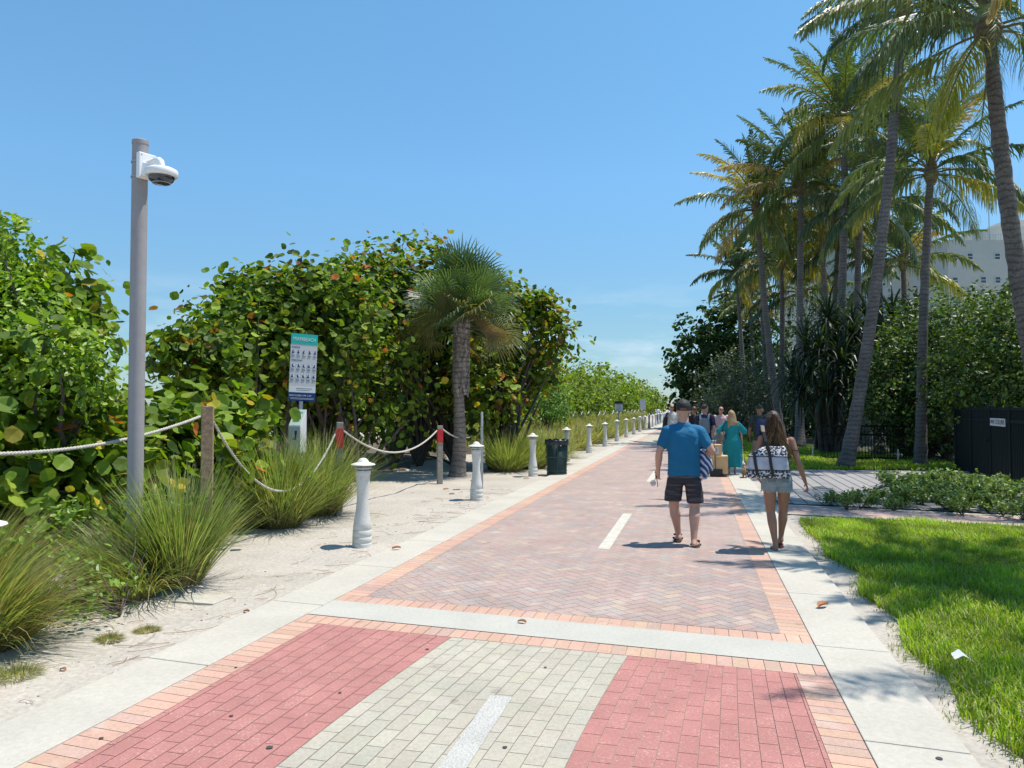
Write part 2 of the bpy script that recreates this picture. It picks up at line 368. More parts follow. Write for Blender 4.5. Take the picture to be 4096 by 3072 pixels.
# centre line dashes
for (a, b) in ((8.95, 12.0), (17.2, 20.2)):
    flat_mesh('centre_dash', [[(-1.19, a), (-1.05, a), (-1.05, b), (-1.19, b)]], ZB+.003, M['white_paint'])
A = Acc()                                                    # the near dash is a studded tactile strip
pl = [(-1.195, 1.3), (-1.065, 1.3), (-1.065, 4.27), (-1.195, 4.27)]
o = flat_mesh('centre_dash', [pl], ZB+.004, mat('tactile', (.46,.455,.42), .85, n1=(5,.06), n2=(70,.12), bump=1.5, bscale=70))
# gum spots and stains
for (px_, py_) in ((168,606),(239,668),(273,747),(505,747),(342,693),(235,716),(933,759),(107,738),(545,668),(428,650)):
    Y = F_PX*CAM_H/(py_-HOR); x = GX(px_, Y)
    r = rng.uniform(.010, .019); me = bpy.data.meshes.new('gum'); vs = [(x+r*math.cos(t)*rng.uniform(.8,1.1), Y+r*math.sin(t)*rng.uniform(.7,1.1), .0365 if False else 0) for t in np.linspace(0, 6.28, 10, endpoint=False)]
    n_ = x*CA - Y*SA
    z = .030 if (n_ < LFT or n_ > .8) else ZB+.0055
    me.from_pydata([(a,b,z) for a,b,_ in vs], [], [list(range(10))]); g_ = link('gum_spot', me, M['gum'])
    g_['kind'] = 'structure'

# sand ground: one big sheet, finer near the camera, with low mounds and a dune to the left of the fence
def gz(x, y):
    n = x*CA - y*SA; s = x*SA + y*CA
    z = -.012
    if n < LFT-.42:
        d = (LFT-.42)-n
        z += min(1, d/.35)*.03*(.5+noise.noise(Vector((x*.9, y*.9, 0)))) + .018*noise.noise(Vector((x*3.1, y*3.1, 4)))*min(1, d/.3) + .008*noise.noise(Vector((x*9, y*9, 9)))*min(1, d/.2)
        z += max(0, min(1, (d-2.2)/8))*.55*(1 if y > 22 else .35)
        if d > 26: z -= min(1, (d-26)/18)*.9
    elif n < .9: z = -.05
    elif n > 1.2 and n < 1.9 and y < 13: z += .022*(.4+noise.noise(Vector((x*6, y*6, 2))))
    return z
xs = np.concatenate([np.linspace(-420,-40,14), np.linspace(-34,-9,22), np.linspace(-8.6,1.5,150), np.linspace(1.6,9,60), np.linspace(10,60,20), np.linspace(80,900,8)])
ys = np.concatenate([np.linspace(-30,1.5,8), np.linspace(1.7,14,150), np.linspace(14.3,36,70), np.linspace(38,120,30), np.linspace(140,2500,14)])
V = [(x, y, gz(x, y)) for y in ys for x in xs]; nx = len(xs)
Fq = [(j*nx+i, j*nx+i+1, (j+1)*nx+i+1, (j+1)*nx+i) for j in range(len(ys)-1) for i in range(nx-1)]
tag(big('ground', V, Fq, M['sand'], smooth=True), kind='structure')
flat_mesh('ocean', [[(-3000,-500),(-60,-500),(-60,4000),(-3000,4000)]], -.35, M['ocean'], frame=False)

# side walk, boardwalk, lawns
def ln(p, d, t): return (p[0]+d[0]*t, p[1]+d[1]*t)
SD = (.9188, -.3946); SN = (.3946, .9188)                     # side walk direction and normal
S0 = (4.35, 11.95)
def sw(a, b): return (S0[0]+SD[0]*a+SN[0]*b, S0[1]+SD[1]*a+SN[1]*b)
def band(name, b0, b1, z, m, a0=-1, a1=16):
    q = [sw(a0 if False else 0, b0), sw(a1, b0), sw(a1, b1), sw(0, b1)]
    k = [clip_n(q, 1.31)]
    return flat_mesh(name, k, z, m, frame=False)
def clip_n(q, nmin):                                         # keep the part right of the kerb
    a = PF(nmin, 0)[:2]; b = PF(nmin, 50)[:2]
    return clip(q, b, a)
def big_q(b0, b1): return [sw(-4, b0), sw(16, b0), sw(16, b1), sw(-4, b1)]
flat_mesh('side_path_kerb', [clip_n(big_q(-.02, .17), 1.33)], .014, M['concrete'], frame=False)
flat_mesh('side_path_border', [clip_n(big_q(.175, .33), 1.33)], .010, mat('side border', ORG, .9, n2=(20,.15)), frame=False)
flat_mesh('side_path', [clip_n(big_q(.335, 1.04), 1.33)], .010, mat('side pavers', (.40,.285,.26), .9, n1=(2,.1), n2=(14,.16)), frame=False)
flat_mesh('side_path_far_kerb', [clip_n(big_q(1.045, 1.22), 1.33)], .014, M['concrete'], frame=False)
# boardwalk planks run parallel to the promenade
dk = []; dc = []
pr = [sw(-4,1.23), sw(3.6,1.23), PF(2.9,18.5)[:2], (9.4,17.4), (14,16.2), (14,19.6), (9.5,19.9), (8.0,20.2), (5,20.2), (3,20.2)]
bd = clip_n(pr, 1.33)
tri = [(x*CA-y*SA, x*SA+y*CA) for x, y in bd]
def pip(p, poly):
    c = False; j = len(poly)-1
    for i in range(len(poly)):
        if (poly[i][1] > p[1]) != (poly[j][1] > p[1]) and p[0] < (poly[j][0]-poly[i][0])*(p[1]-poly[i][1])/(poly[j][1]-poly[i][1])+poly[i][0]: c = not c
        j = i
    return c
n = 1.31
k = 0
while n < 12:
    a = n+.010; b = n+.230
    # boards as far as the outline reaches at this n
    ss = [s/20 for s in range(180, 480) if pip((n+.12, s/20), tri)]
    if len(ss) > 6:
        s0, s1 = min(ss), max(ss)
        f = lambda q, lo: q
        dk.append([(a, s0), (b, s0-.0), (b, s1), (a, s1)]); dc.append(jit((.27,.265,.26), .10, .02))
    n += .24
flat_mesh('boardwalk', dk, .030, M['deck'], dc)
flat_mesh('boardwalk_joists', [[(min(p[0] for p in q), q[0][1]+.03), (max(p[0] for p in q)+.02, q[0][1]+.03), (max(p[0] for p in q)+.02, q[2][1]-.03), (min(p[0] for p in q), q[2][1]-.03)] for q in dk], .012, M['black'])

def lawn(name, label, poly, dens, hgt, wid, seed, cols, base_z=.004, group=None, edge=True):
    r = np.random.RandomState(seed); P = np.array(poly); x0, y0 = P.min(0); x1, y1 = P.max(0)
    N = int((x1-x0)*(y1-y0)*dens); X = r.uniform(x0, x1, N); Y = r.uniform(y0, y1, N)
    ins = np.zeros(N, bool); j = len(P)-1
    for i in range(len(P)):
        c = ((P[i,1] > Y) != (P[j,1] > Y)) & (X < (P[j,0]-P[i,0])*(Y-P[i,1])/(P[j,1]-P[i,1]+1e-12)+P[i,0]); ins ^= c; j = i
    X, Y = X[ins], Y[ins]; N = len(X)
    cl_ = np.array([noise.noise(Vector((a*1.8, b*1.8, seed))) for a, b in zip(X, Y)])
    h = hgt*r.uniform(.55, 1.25, N)*(1+.5*cl_); az = r.uniform(0, 6.283, N); lean = r.uniform(.1, .9, N)
    dx, dy = np.cos(az), np.sin(az); wx, wy = -dy*wid/2, dx*wid/2
    B = np.stack([X, Y, np.full(N, base_z)], 1); Wd = np.stack([wx, wy, 0*wx], 1)
    mid = B + np.stack([dx*lean*h*.35, dy*lean*h*.35, h*.6], 1); tip = B + np.stack([dx*lean*h*.95, dy*lean*h*.95, h*(1-.25*lean)], 1)
    V = np.stack([B-Wd, B+Wd, mid+Wd*.8, mid-Wd*.8, tip+Wd*.15, tip-Wd*.15], 1).reshape(-1, 3)
    b = np.arange(N)[:, None]*6; Fq = np.concatenate([b+np.array([[0,1,2,3]]), b+np.array([[3,2,4,5]])], 0)
    cols = np.array(cols); ci = cols[r.randint(0, len(cols), N)]*r.uniform(.7, 1.3, (N, 1))*(1+.55*cl_[:, None])
    C = np.repeat(np.clip(ci, 0, 1), 6, 0)
    o = big(name, V, Fq, M['grass'], C=C); return tag(o, label, 'grass', kind='stuff')
GR = [(.21,.31,.014),(.26,.37,.016),(.16,.26,.014),(.31,.41,.025),(.36,.39,.09),(.24,.34,.016),(.27,.37,.02),(.19,.29,.015),(.42,.36,.16)]
ed = [PF(1.44,2.0), PF(1.38,3.2), PF(1.50,4.0), PF(1.36,4.6), PF(1.47,5.2), PF(1.35,5.8), PF(1.52,6.6), PF(1.37,7.4), PF(1.56,8.3), PF(1.36,9.2), PF(1.45,10.1), PF(1.38,10.9)]
L1 = [(p[0], p[1]) for p in ed] + [(4.25,11.22),(5.2,11.15),(6.6,10.75),(8.6,10.0),(11,9.1),(11,2)]
flat_mesh('lawn_soil', [[(p[0]+.05, p[1]) for p in L1]], -.003, M['soil'], frame=False)
lawn('lawn_grass', 'bright green lawn at the lower right between kerb and low shrubs', [p for p in L1 if True], 3400, .095, .0085, 3, GR)
L2 = [PF(1.36,19.9)[:2], (8.0,20.35), (12,20.2), (13.2,22.5), PF(4.5,34)[:2], PF(4.5,60)[:2], PF(1.36,60)[:2]]
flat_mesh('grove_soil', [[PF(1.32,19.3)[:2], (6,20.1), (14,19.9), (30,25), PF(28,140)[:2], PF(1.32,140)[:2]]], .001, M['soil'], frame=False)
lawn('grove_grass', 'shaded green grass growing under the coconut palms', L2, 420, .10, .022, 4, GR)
# straggly grass along the sandy edge of the lawn
L3 = [(p[0]-.10, p[1]) for p in L1[:12]] + [(p[0]+.05, p[1]) for p in L1[:12]][::-1]
lawn('edge_grass', 'sparse dry grass fringe between lawn and right kerb', L3, 900, .028, .006, 9, [(.24,.24,.09),(.16,.22,.05)])

# ------------------------------------------------------------------ VEGETATION
def frames(Nrm, r):
    n = len(Nrm); Z = Nrm/(np.linalg.norm(Nrm, axis=1)[:,None]+1e-9); a = r.normal(size=(n,3))
    X = a - Z*(a*Z).sum(1)[:,None]; X /= np.linalg.norm(X, axis=1)[:,None]+1e-9; Y = np.cross(Z, X)
    return X, Y, Z
T_BIG = (np.array([(0,0,0),(0,.5,-.06),(0,1,-.02),(-.40,.08,.05),(-.53,.5,.10),(-.36,.93,.05),(.40,.08,.05),(.53,.5,.10),(.36,.93,.05)]),
         np.array([(0,1,4,3),(1,2,5,4),(0,6,7,1),(1,7,8,2)]))
T_LEAF = (np.array([(0,0,0),(-.22,.5,.06),(0,1,-.02),(.22,.5,.06)]), np.array([(0,3,2,1)]))
T_OVAL = (np.array([(0,0,0),(-.27,.32,.06),(-.22,.75,.04),(0,1,-.03),(.27,.32,.06),(.22,.75,.04)]), np.array([(0,3,2,1),(0,4,5,3)]))
def scatter(T, P, Nrm, size, col, r):
    X, Y, Z = frames(Nrm, r); v, f = T; k = len(v)
    V = P[:,None,:] + size[:,None,None]*(v[None,:,0:1]*X[:,None,:] + (v[None,:,1:2]-.5)*Y[:,None,:] + v[None,:,2:3]*Z[:,None,:])
    Fq = (np.arange(len(P))[:,None,None]*k + f[None]).reshape(-1, f.shape[1])
    return V.reshape(-1,3), Fq, np.repeat(col, k, 0)
def palette(r, n, pal, wts, var=.25):
    pal = np.array(pal, float); i = r.choice(len(pal), n, p=np.array(wts)/sum(wts))
    return pal[i]*r.uniform(1-var, 1+var, (n,1))
SG_PAL = [(.095,.16,.018),(.15,.23,.026),(.045,.08,.018),(.22,.29,.032),(.22,.20,.03),(.40,.30,.03),(.42,.12,.03),(.20,.09,.04)]
def foliage(T, blobs, n, size, pal, wts, seed, cl=12, spread=.28, inner=.35, up=.45, zmin=.15, rough=.16, zb=.12):
    r = np.random.RandomState(seed); vol = np.array([b[1][0]*b[1][1]+b[1][0]*b[1][2]+b[1][1]*b[1][2] for b in blobs]); vol = vol/vol.sum()
    nc = max(4, n//cl); bi = r.choice(len(blobs), nc, p=vol)
    d = r.normal(size=(nc,3)); d[:,2] += zb; d /= np.linalg.norm(d, axis=1)[:,None]
    c = np.array([blobs[i][0] for i in bi]); R = np.array([blobs[i][1] for i in bi], float)
    lump = np.array([noise.noise(Vector(q*2.1)+Vector((seed, i_, 0))) + .6*noise.noise(Vector(q*5)+Vector((seed, 7, i_))) for q, i_ in zip(d, bi)])
    rad = np.where(r.rand(nc) < inner, r.uniform(.35, .85, nc), r.uniform(.86, 1.0, nc))*(1+rough*2*lump)
    stray = r.rand(nc) < .012; rad = np.where(stray, rad*r.uniform(1.02, 1.08, nc), rad)
    cc = c + d*R*rad[:,None]
    ci = np.repeat(np.arange(nc), cl); N = len(ci)
    P = cc[ci] + r.normal(size=(N,3))*spread*np.array([1,1,.8]); keep = P[:,2] > zmin; P = P[keep]; ci = ci[keep]; N = len(P)
    Nr = d[ci]*.6 + r.normal(size=(N,3))*.55 + np.array([0,0,up])
    tint = r.uniform(.72, 1.3, nc)[ci]
    C = np.clip(palette(r, N, pal, wts)*tint[:,None], 0, 1)
    return scatter(T, P, Nr, size*(.38+.85*r.rand(N)**.8), C, r), cc
def limbs(A, base, targets, r0, seed, wob=.25):
    r = np.random.RandomState(seed)
    for t in targets:
        b = np.array(base[r.randint(len(base))], float); t = np.array(t); L = np.linalg.norm(t-b)
        m = np.array([b + (t-b)*u + np.array([0,0,1])*math.sin(u*3.14)*L*.10 + (r.normal(size=3)*wob*.25*L*.2 if 0 < u < 1 else 0) for u in (0,.2,.4,.6,.8,1)])
        A.tube(m, np.linspace(r0, r0*.16, 6)*r.uniform(.5, 1.1), 6, cap=False)
def tree(name, label, blobs, n, size, base, T=T_BIG, pal=SG_PAL, wts=(5,4,4,2,.6,.3,.15,.3), seed=1, cat='tree', group=None, m='leaf_big', trunk_r=.07, nl=26, **k):
    cx = np.mean([b[0] for b in base], 0); cy = np.mean([b[1] for b in base], 0)
    root = empty(name, (cx, cy, 0), label=label, cat=cat, group=group)
    (V, Fq, C), cc = foliage(T, blobs, n, size, pal, wts, seed, **k)
    off = np.array((cx, cy, 0))
    big('crown', V-off, Fq, M[m], root, C)
    r = np.random.RandomState(seed+5); A = Acc(); tg = cc[r.choice(len(cc), min(nl, len(cc)), replace=False)]
    limbs(A, np.array(base, float)-off, tg-off, trunk_r, seed)
    A.obj('branches', M['bark'], root, smooth=True)
    return root
def BL(px, py, Y, rx, ry, rz): return (W(px, py, Y), (rx, ry, rz))
LP = [(.085,.15,.016),(.13,.21,.02),(.040,.08,.016),(.20,.27,.03),(.26,.24,.03),(.42,.32,.03),(.42,.12,.03),(.20,.09,.04)]
# shaded leaf litter under the sea grapes
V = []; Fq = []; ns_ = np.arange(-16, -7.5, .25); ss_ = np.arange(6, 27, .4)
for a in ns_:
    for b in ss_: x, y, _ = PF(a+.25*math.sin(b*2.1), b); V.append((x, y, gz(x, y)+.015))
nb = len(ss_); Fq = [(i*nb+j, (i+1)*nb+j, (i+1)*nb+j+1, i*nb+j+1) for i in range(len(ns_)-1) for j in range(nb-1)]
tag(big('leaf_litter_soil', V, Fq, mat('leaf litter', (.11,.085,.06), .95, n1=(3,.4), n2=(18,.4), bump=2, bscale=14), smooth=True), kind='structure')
# --- sea grapes on the left
LIT = (4,6,1.5,4,1.0,.25,.12,.12)
tree('sea_grape', 'tall bright green sea grape bush at the left edge behind the rope',
     [BL(-30,300,9.5,1.30,1.1,1.2), BL(22,352,9.2,.75,.8,.65), BL(-40,420,8.6,1.6,1.2,1.2), BL(72,318,10.4,.55,.6,.32)],
     5200, .17, [(-6.6,9.6,0),(-5.9,9.8,0),(-6.3,9.0,0)], seed=11, pal=LP, wts=LIT, cat='shrub', spread=.2, nl=34)
tree('sea_grape', 'low broad-leaved sea grape sprawling behind the rope and camera pole',
     [BL(60,440,8.9,1.15,.6,.62), BL(150,440,9.8,1.0,.5,.58), BL(215,432,10.9,.85,.5,.62), BL(110,485,8.9,1.3,.5,.5), BL(5,475,8.0,1.1,.5,.6), BL(225,480,10.6,.8,.5,.5)],
     3600, .185, [(-4.6,8.6,0),(-5.3,8.3,0),(-3.8,9.6,0)], seed=12, pal=LP, wts=(4,7,1.5,5,.8,.25,.1,.1), cat='shrub', spread=.17, nl=24, inner=.45)
tree('green_shrub', 'yellow-green small-leaved shrub among sea grapes at far left',
     [BL(45,370,8.3,.75,.5,.55), BL(15,330,8.6,.6,.5,.7), BL(10,262,8.9,.42,.4,.45)],
     5200, .085, [(-5.0,8.6,0),(-5.4,8.4,0)], T=T_OVAL, pal=[(.16,.28,.015),(.22,.34,.02),(.28,.38,.03),(.09,.16,.02)], wts=(4,4,2,2), seed=13, m='leaf', cat='shrub', spread=.10, nl=14)
MIDW = (5,4.5,4,2.6,.8,.3,.18,.35)
tree('sea_grape', 'sea grape bush between the camera pole and the beach rules sign',
     [BL(206,366,14,.80,.8,.72), BL(240,348,15,1.15,1.1,1.15), BL(176,350,13.5,.42,.4,.25), BL(226,405,15.2,1.0,.7,1.0)],
     4880, 0.150, [(-5.0,14.6,0),(-5.5,14.8,0)], seed=21, wts=(5,5,2.5,3,.6,.2,.12,.2), cat='shrub', spread=.19)
tree('sea_grape', 'large dark sea grape thicket behind the beach rules sign',
     [BL(285,338,16,1.4,1.3,1.45), BL(328,340,16.5,1.3,1.3,1.5), BL(290,400,17.6,1.9,1.0,1.5), BL(350,400,18.0,1.7,1.0,1.5), BL(255,300,16.2,.8,.7,.6)],
     11956, 0.150, [(-4.6,16.6,0),(-4.0,16.8,0),(-3.4,16.8,0),(-5.0,16.4,0)], seed=22, wts=MIDW, cat='shrub', spread=.2, nl=70, zb=.38, rough=.22)
tree('sea_grape', 'tallest sea grape thicket with orange leaves behind the cabbage palm',
     [BL(385,320,20.6,1.8,1.3,1.9), BL(422,316,21.2,1.7,1.3,1.95), BL(400,395,22.2,2.4,1.1,1.8), BL(470,336,21.6,1.6,1.3,1.85), BL(350,302,19.6,1.0,.9,1.0)],
     12810, 0.154, [(-3.3,20.8,0),(-2.6,21.2,0),(-1.6,21.5,0)], seed=23, wts=(4,4,4,2.6,1.0,.5,.4,.45), cat='shrub', spread=.21, nl=70, zb=.38, rough=.22)
tree('sea_grape', 'sea grape with loose yellow-green sprays right of the cabbage palm',
     [BL(514,330,21.4,1.2,1.0,1.3), BL(540,312,21.4,.62,.5,.6), BL(525,372,22.0,1.1,.8,.9), BL(560,338,21.4,.55,.35,.7), BL(480,390,20.4,.95,.8,1.1)],
     4392, 0.163, [(-.6,20.6,0),(-.2,21,0),(.1,20.8,0)], seed=24, wts=(3,3.5,2,3.5,1.8,.7,.25,.25), cat='shrub', spread=.2, nl=34, inner=.3)
# far hedge of sea grapes on the seaward side
OUT = [(480,378),(500,373),(525,370),(545,367),(562,362),(600,360),(607,368),(620,377),(635,375),(650,388),(670,396),(690,402)]
for i, sv in enumerate((37,43,49,56,64,73,84,97,113,132,156,190)):
    x, y, _ = PF(-12.0, sv); px = 512+F_PX*x/y; tp = W(0, np.interp(px, [a for a,_ in OUT], [b for _,b in OUT]), y)[2]
    rr = random.Random(i); c = np.array((x, y, tp*.52)); rz = tp*.48; rx = 2.9; ry = 3.3+.02*sv; sc_ = y/45
    tree('sea_grape', 'sea grape of the seaward hedge, %s beyond the loose one by the cabbage palm' % nth(i),
         [(c, (rx,ry,rz)), (c+np.array((rx*.6,-ry*.6,-tp*.14)), (rx*.7,ry*.7,rz*.75)), (c+np.array((-rx*.8,ry*.2,-.1)), (rx*.8,ry*.8,rz*.85)), (c+np.array((0,0,-tp*.25)), (rx*1.05,ry,rz*.8))],
         int(5200-90*i*3), .20*(.75+.35*sc_), [(c[0],c[1],0)], seed=30+i, wts=(5,6,2,4.5,.9,.15,.03,.06), cat='shrub', group='sea grapes along the seaward hedge', spread=.24+.04*sc_, nl=16, trunk_r=.1, rough=.2)
tree('green_shrub', 'small light green bush in front of the seaward hedge',
     [BL(549,398,36,1.0,.7,1.0), BL(553,410,35.5,.9,.7,.8)], 3200, .12, [(1.8,36,0)], T=T_OVAL, pal=[(.10,.20,.03),(.13,.24,.03)], wts=(1,1), seed=41, m='leaf', cat='shrub', spread=.12, nl=8)

# --- grass tussocks
def tussock(root_name, label, x, y, rad, hgt, n, seed, lean=(0,0), wid=.009, dry=.2, splay=.9, group='ornamental grass tussocks along the sand', zb=None, obj=True):
    r = np.random.RandomState(seed); a = r.uniform(0, 6.283, n); q = np.sqrt(r.rand(n)); rr = rad*q
    bx, by = rr*np.cos(a)*.55, rr*np.sin(a)*.55
    L = hgt*r.uniform(.55, 1.25, n); sp = (splay*q*r.uniform(.35, 1.25, n)); a2 = a + r.normal(size=n)*.45
    ux, uy = np.cos(a2)*np.sin(sp)+lean[0], np.sin(a2)*np.sin(sp)+lean[1]; K = 5
    V = np.zeros((n, (K+1)*2, 3)); C = np.zeros((n, (K+1)*2, 3))
    g = palette(r, n, [(.17,.225,.06),(.225,.28,.085),(.13,.18,.06),(.32,.35,.15)], (3,3,2,1.8)); dd = r.rand(n) < dry; g[dd] = palette(r, int(dd.sum()), [(.36,.29,.15),(.28,.20,.09)], (1,1))
    wx, wy = -np.sin(a2+r.normal(size=n)*.6), np.cos(a2)
    px, py, pz = bx.copy(), by.copy(), np.zeros(n)
    el = np.pi/2 - sp
    hx, hy = ux/(np.hypot(ux, uy)+1e-6), uy/(np.hypot(ux, uy)+1e-6)
    tot = np.clip(sp+.25+np.hypot(*lean), 0, 2.0)
    for k in range(K+1):
        t = k/K; ww = wid/2*(1-t**1.6*.85)*r.uniform(.8, 1.2, n)
        V[:, 2*k] = np.stack([px-wx*ww, py-wy*ww, pz], 1); V[:, 2*k+1] = np.stack([px+wx*ww, py+wy*ww, pz], 1)
        br = (.5+.6*t) ; cbase = np.array([.30,.23,.11])
        col = g*(min(1, .35+t*1.4)) + cbase*(max(0, .65-1.4*t))
        C[:, 2*k] = col; C[:, 2*k+1] = col
        ang = np.clip(el - tot*.75*t**1.3 - np.hypot(*lean)*.5*t, -1.2, 1.57); st = L/K
        px = px + hx*np.cos(ang)*st; py = py + hy*np.cos(ang)*st; pz = pz + np.sin(ang)*st
    pzs = V[:,:,2]; V[:,:,2] = np.maximum(pzs, .015)
    Fq = np.concatenate([np.arange(n)[:,None]*(2*K+2)+np.array([[2*k, 2*k+1, 2*k+3, 2*k+2]]) for k in range(K)], 0)
    z0 = gz(x, y) if zb is None else zb
    o = big(root_name, V.reshape(-1,3), Fq, M['grass'], C=np.clip(C.reshape(-1,3),0,1), loc=(x, y, z0))
    if obj: tag(o, label, 'grass clump', group)
    return o
TS = [('ornamental grass tussock in the lower left corner, blades swept right', -3.75, 5.35, .50, .95, 1700, (.38,-.05), .45),
      ('brownish grass tussock at the left edge behind the nearest bollard', -4.45, 6.3, .5, 1.0, 1300, (.35,.05), .55),
      ('sprawling grass tussock at the foot of the camera pole', -3.42, 6.75, .45, .85, 1500, (-.40,-.08), .25),
      ('upright bright grass tussock standing right of the camera pole', -3.15, 7.2, .34, 1.28, 1200, (.02,0), .12),
      ('grass tussock just behind the upright one near the wooden post', -3.85, 9.3, .42, .9, 800, (-.1,0), .15),
      ('large grass tussock below the beach rules sign', -3.30, 10.7, .50, 1.22, 2000, (-.03,0), .15),
      ('grass tussock left of the large one below the rules sign', -3.95, 10.6, .5, 1.05, 1100, (-.1,0), .18),
      ('grass tussock in front of the first red-banded post', -2.98, 11.8, .40, 1.22, 1500, (.03,0), .2),
      ('round grass tussock between the cabbage palm and third bollard', -.15, 19.8, .62, 1.0, 1300, (0,0), .15),
      ('grass tussock behind the third bollard', .55, 20.8, .62, 1.0, 1200, (0,0), .2),
      ('grass tussock behind the wire litter bin', 1.2, 22.3, .6, .95, 1000, (0,0), .3)]
for i, (lb, x, y, rad, h, n, le, dry) in enumerate(TS): tussock('grass_tussock', lb, x, y, rad, h*(1.0 if i in (5,6,7) else .80 if y < 13 else 1), n, 50+i, le, dry=dry, splay=.62 if i == 3 else .78 if i in (5,7) else .85, wid=.0105 if y < 12 else .014)
k = 0
for s in np.arange(25.5, 62, 1.9):
    for n0 in (-5.0, -6.3):
        r = random.Random(int(s*10)+int(n0*3)); x, y, _ = PF(n0+r.uniform(-.25,.25), s+r.uniform(-.4,.4))
        lb = 'tawny grass tussock, %s along the %s row behind the bollards' % (nth(k//2), 'front' if n0 > -6 else 'rear')
        tussock('grass_tussock', lb, x, y, .7, r.uniform(.75,.95), int(520-4*s), 80+k, (.08,-.05), wid=.02+.0006*s, dry=.5, splay=1.1); k += 1
# dune grass beyond (uncountable)
def dune(name, label, reg, dens, hgt, wid, seed, cols):
    o = lawn(name, label, reg, dens, hgt, wid, seed, cols, base_z=.35); return o
dune('dune_grass', 'dense tawny dune grass between the rope fence and the hedge', [PF(-7.3,22)[:2], PF(-7.3,110)[:2], PF(-11.5,110)[:2], PF(-10.5,26)[:2]], 70, .65, .05, 15, [(.20,.19,.06),(.15,.18,.05),(.27,.22,.09)])
# undergrowth vines at lower left
tree('green_vine', 'leafy green vine creeping between the grass tussocks at lower left', [((-3.5,6.0,.25),(.5,.5,.22)), ((-3.5,7.2,.55),(.45,.4,.30)), ((-4.0,6.6,.5),(.5,.5,.4)), ((-3.9,5.6,.2),(.4,.3,.2))], 1300, .065, [(-3.2,6.2,0)],
     T=T_OVAL, pal=[(.14,.24,.03),(.19,.30,.035),(.10,.18,.03)], wts=(2,2,1), seed=61, m='leaf', cat='plant', spread=.09, nl=10, trunk_r=.012, zmin=.03)
# small turf tufts on the sand
for i, (px, py, rad, lb, h) in enumerate(((22,674,.15,'green turf tuft on the sand by the left edge',.09),(113,638,.105,'dull green turf tuft on sand, middle of three',.06),(151,627,.10,'brownish turf tuft on sand, rightmost of three',.05),(71,622-0,.0,'',0))):
    if not rad: continue
    Y = F_PX*CAM_H/(py-HOR); tussock('turf_tuft', lb, GX(px, Y), Y, rad*1.5, h, 520, 130+i, (0,0), wid=.004, dry=.35+.15*i, splay=1.3, group='turf tufts on the sand')
# dead stalks and twigs on the sand
A = Acc(); r = np.random.RandomState(4)
for i in range(170):
    n0 = LFT-.5-abs(r.normal())*.8; s0 = r.uniform(2.5, 15); x, y, _ = PF(n0, s0); a = r.uniform(-.9,.9)+(0 if r.rand()<.7 else 1.5); L = r.uniform(.08, .45)
    P = []
    for t in np.linspace(0, 1, 5): xx = x+math.cos(a+t*.6)*L*t; yy = y+math.sin(a+t*.6)*L*t; P.append((xx, yy, gz(xx, yy)+.006+.015*math.sin(t*3.1)*r.rand()))
    A.tube(P, .0022, 4, col=(.30,.20,.13) if r.rand() < .5 else (.42,.33,.22), cap=False)
tag(A.obj('twigs', M['deck']), 'thin dry stalks and twigs littering the sand', 'twigs', kind='stuff')
A = Acc()
for i in range(420):
    n0 = LFT-.45-abs(r.normal())*1.0; s0 = r.uniform(2.2, 13); x, y, _ = PF(n0, s0); q = r.uniform(.004, .013); z = gz(x, y)
    ph = r.uniform(0, 6.28, 1)[0]; c = (.55,.52,.47) if r.rand() < .7 else (.2,.18,.16)
    A.add([(x+q*math.cos(ph+t), y+q*math.sin(ph+t), z) for t in (0,1.57,3.14,4.71)]+[(x+q*.5*math.cos(ph+t), y+q*.5*math.sin(ph+t), z+q*.7) for t in (0,1.57,3.14,4.71)], [(0,1,5,4),(1,2,6,5),(2,3,7,6),(3,0,4,7),(4,5,6,7)], c)
tag(A.obj('shell_grit', M['deck']), 'scattered pebbles and shell bits on the sand', 'pebbles', kind='stuff')
# fallen leaves
FL = [(397,551,'curled orange leaf beside the nearest whole bollard',1.0),(249,610,'small brown leaf on the sand by the kerb joint',.6),(446,489,'brown leaf pile member left of second bollard',.9),(452,494,'curled brown leaf near the kerb before the second bollard',.8),
      (409,460,'brown leaf lying in the palm shadow, right of the first red post',1),(384,452,'red-brown leaf in the palm shadow',.9),(400,462,'dark curled leaf in the palm shadow',1),(446,454,'dead leaf between second red post and palm',.9),
      (473,481,'pale orange leaf on the sand left of the second bollard',.9),(490,457,'red leaf by the concrete slab near the second bollard',.8),(486,461,'brown leaf beside the concrete slab',.9),(526,479,'orange leaf in front of the third bollard',.9),
      (508,449,'orange leaf at the grass edge left of third bollard',.8),(521,674,'',0),(522,624,'small tan leaf on the concrete band',.7),(820,609,'dry brown leaf on sand by the lawn edge',1.2),(880,563,'curled tan leaf at lawn corner behind the woman',1.2),(69,665,'',0),(68,668,'small red leaf on the sand at lower left',.5),(4,632,'orange dead leaf at the left edge on sand',.8)]
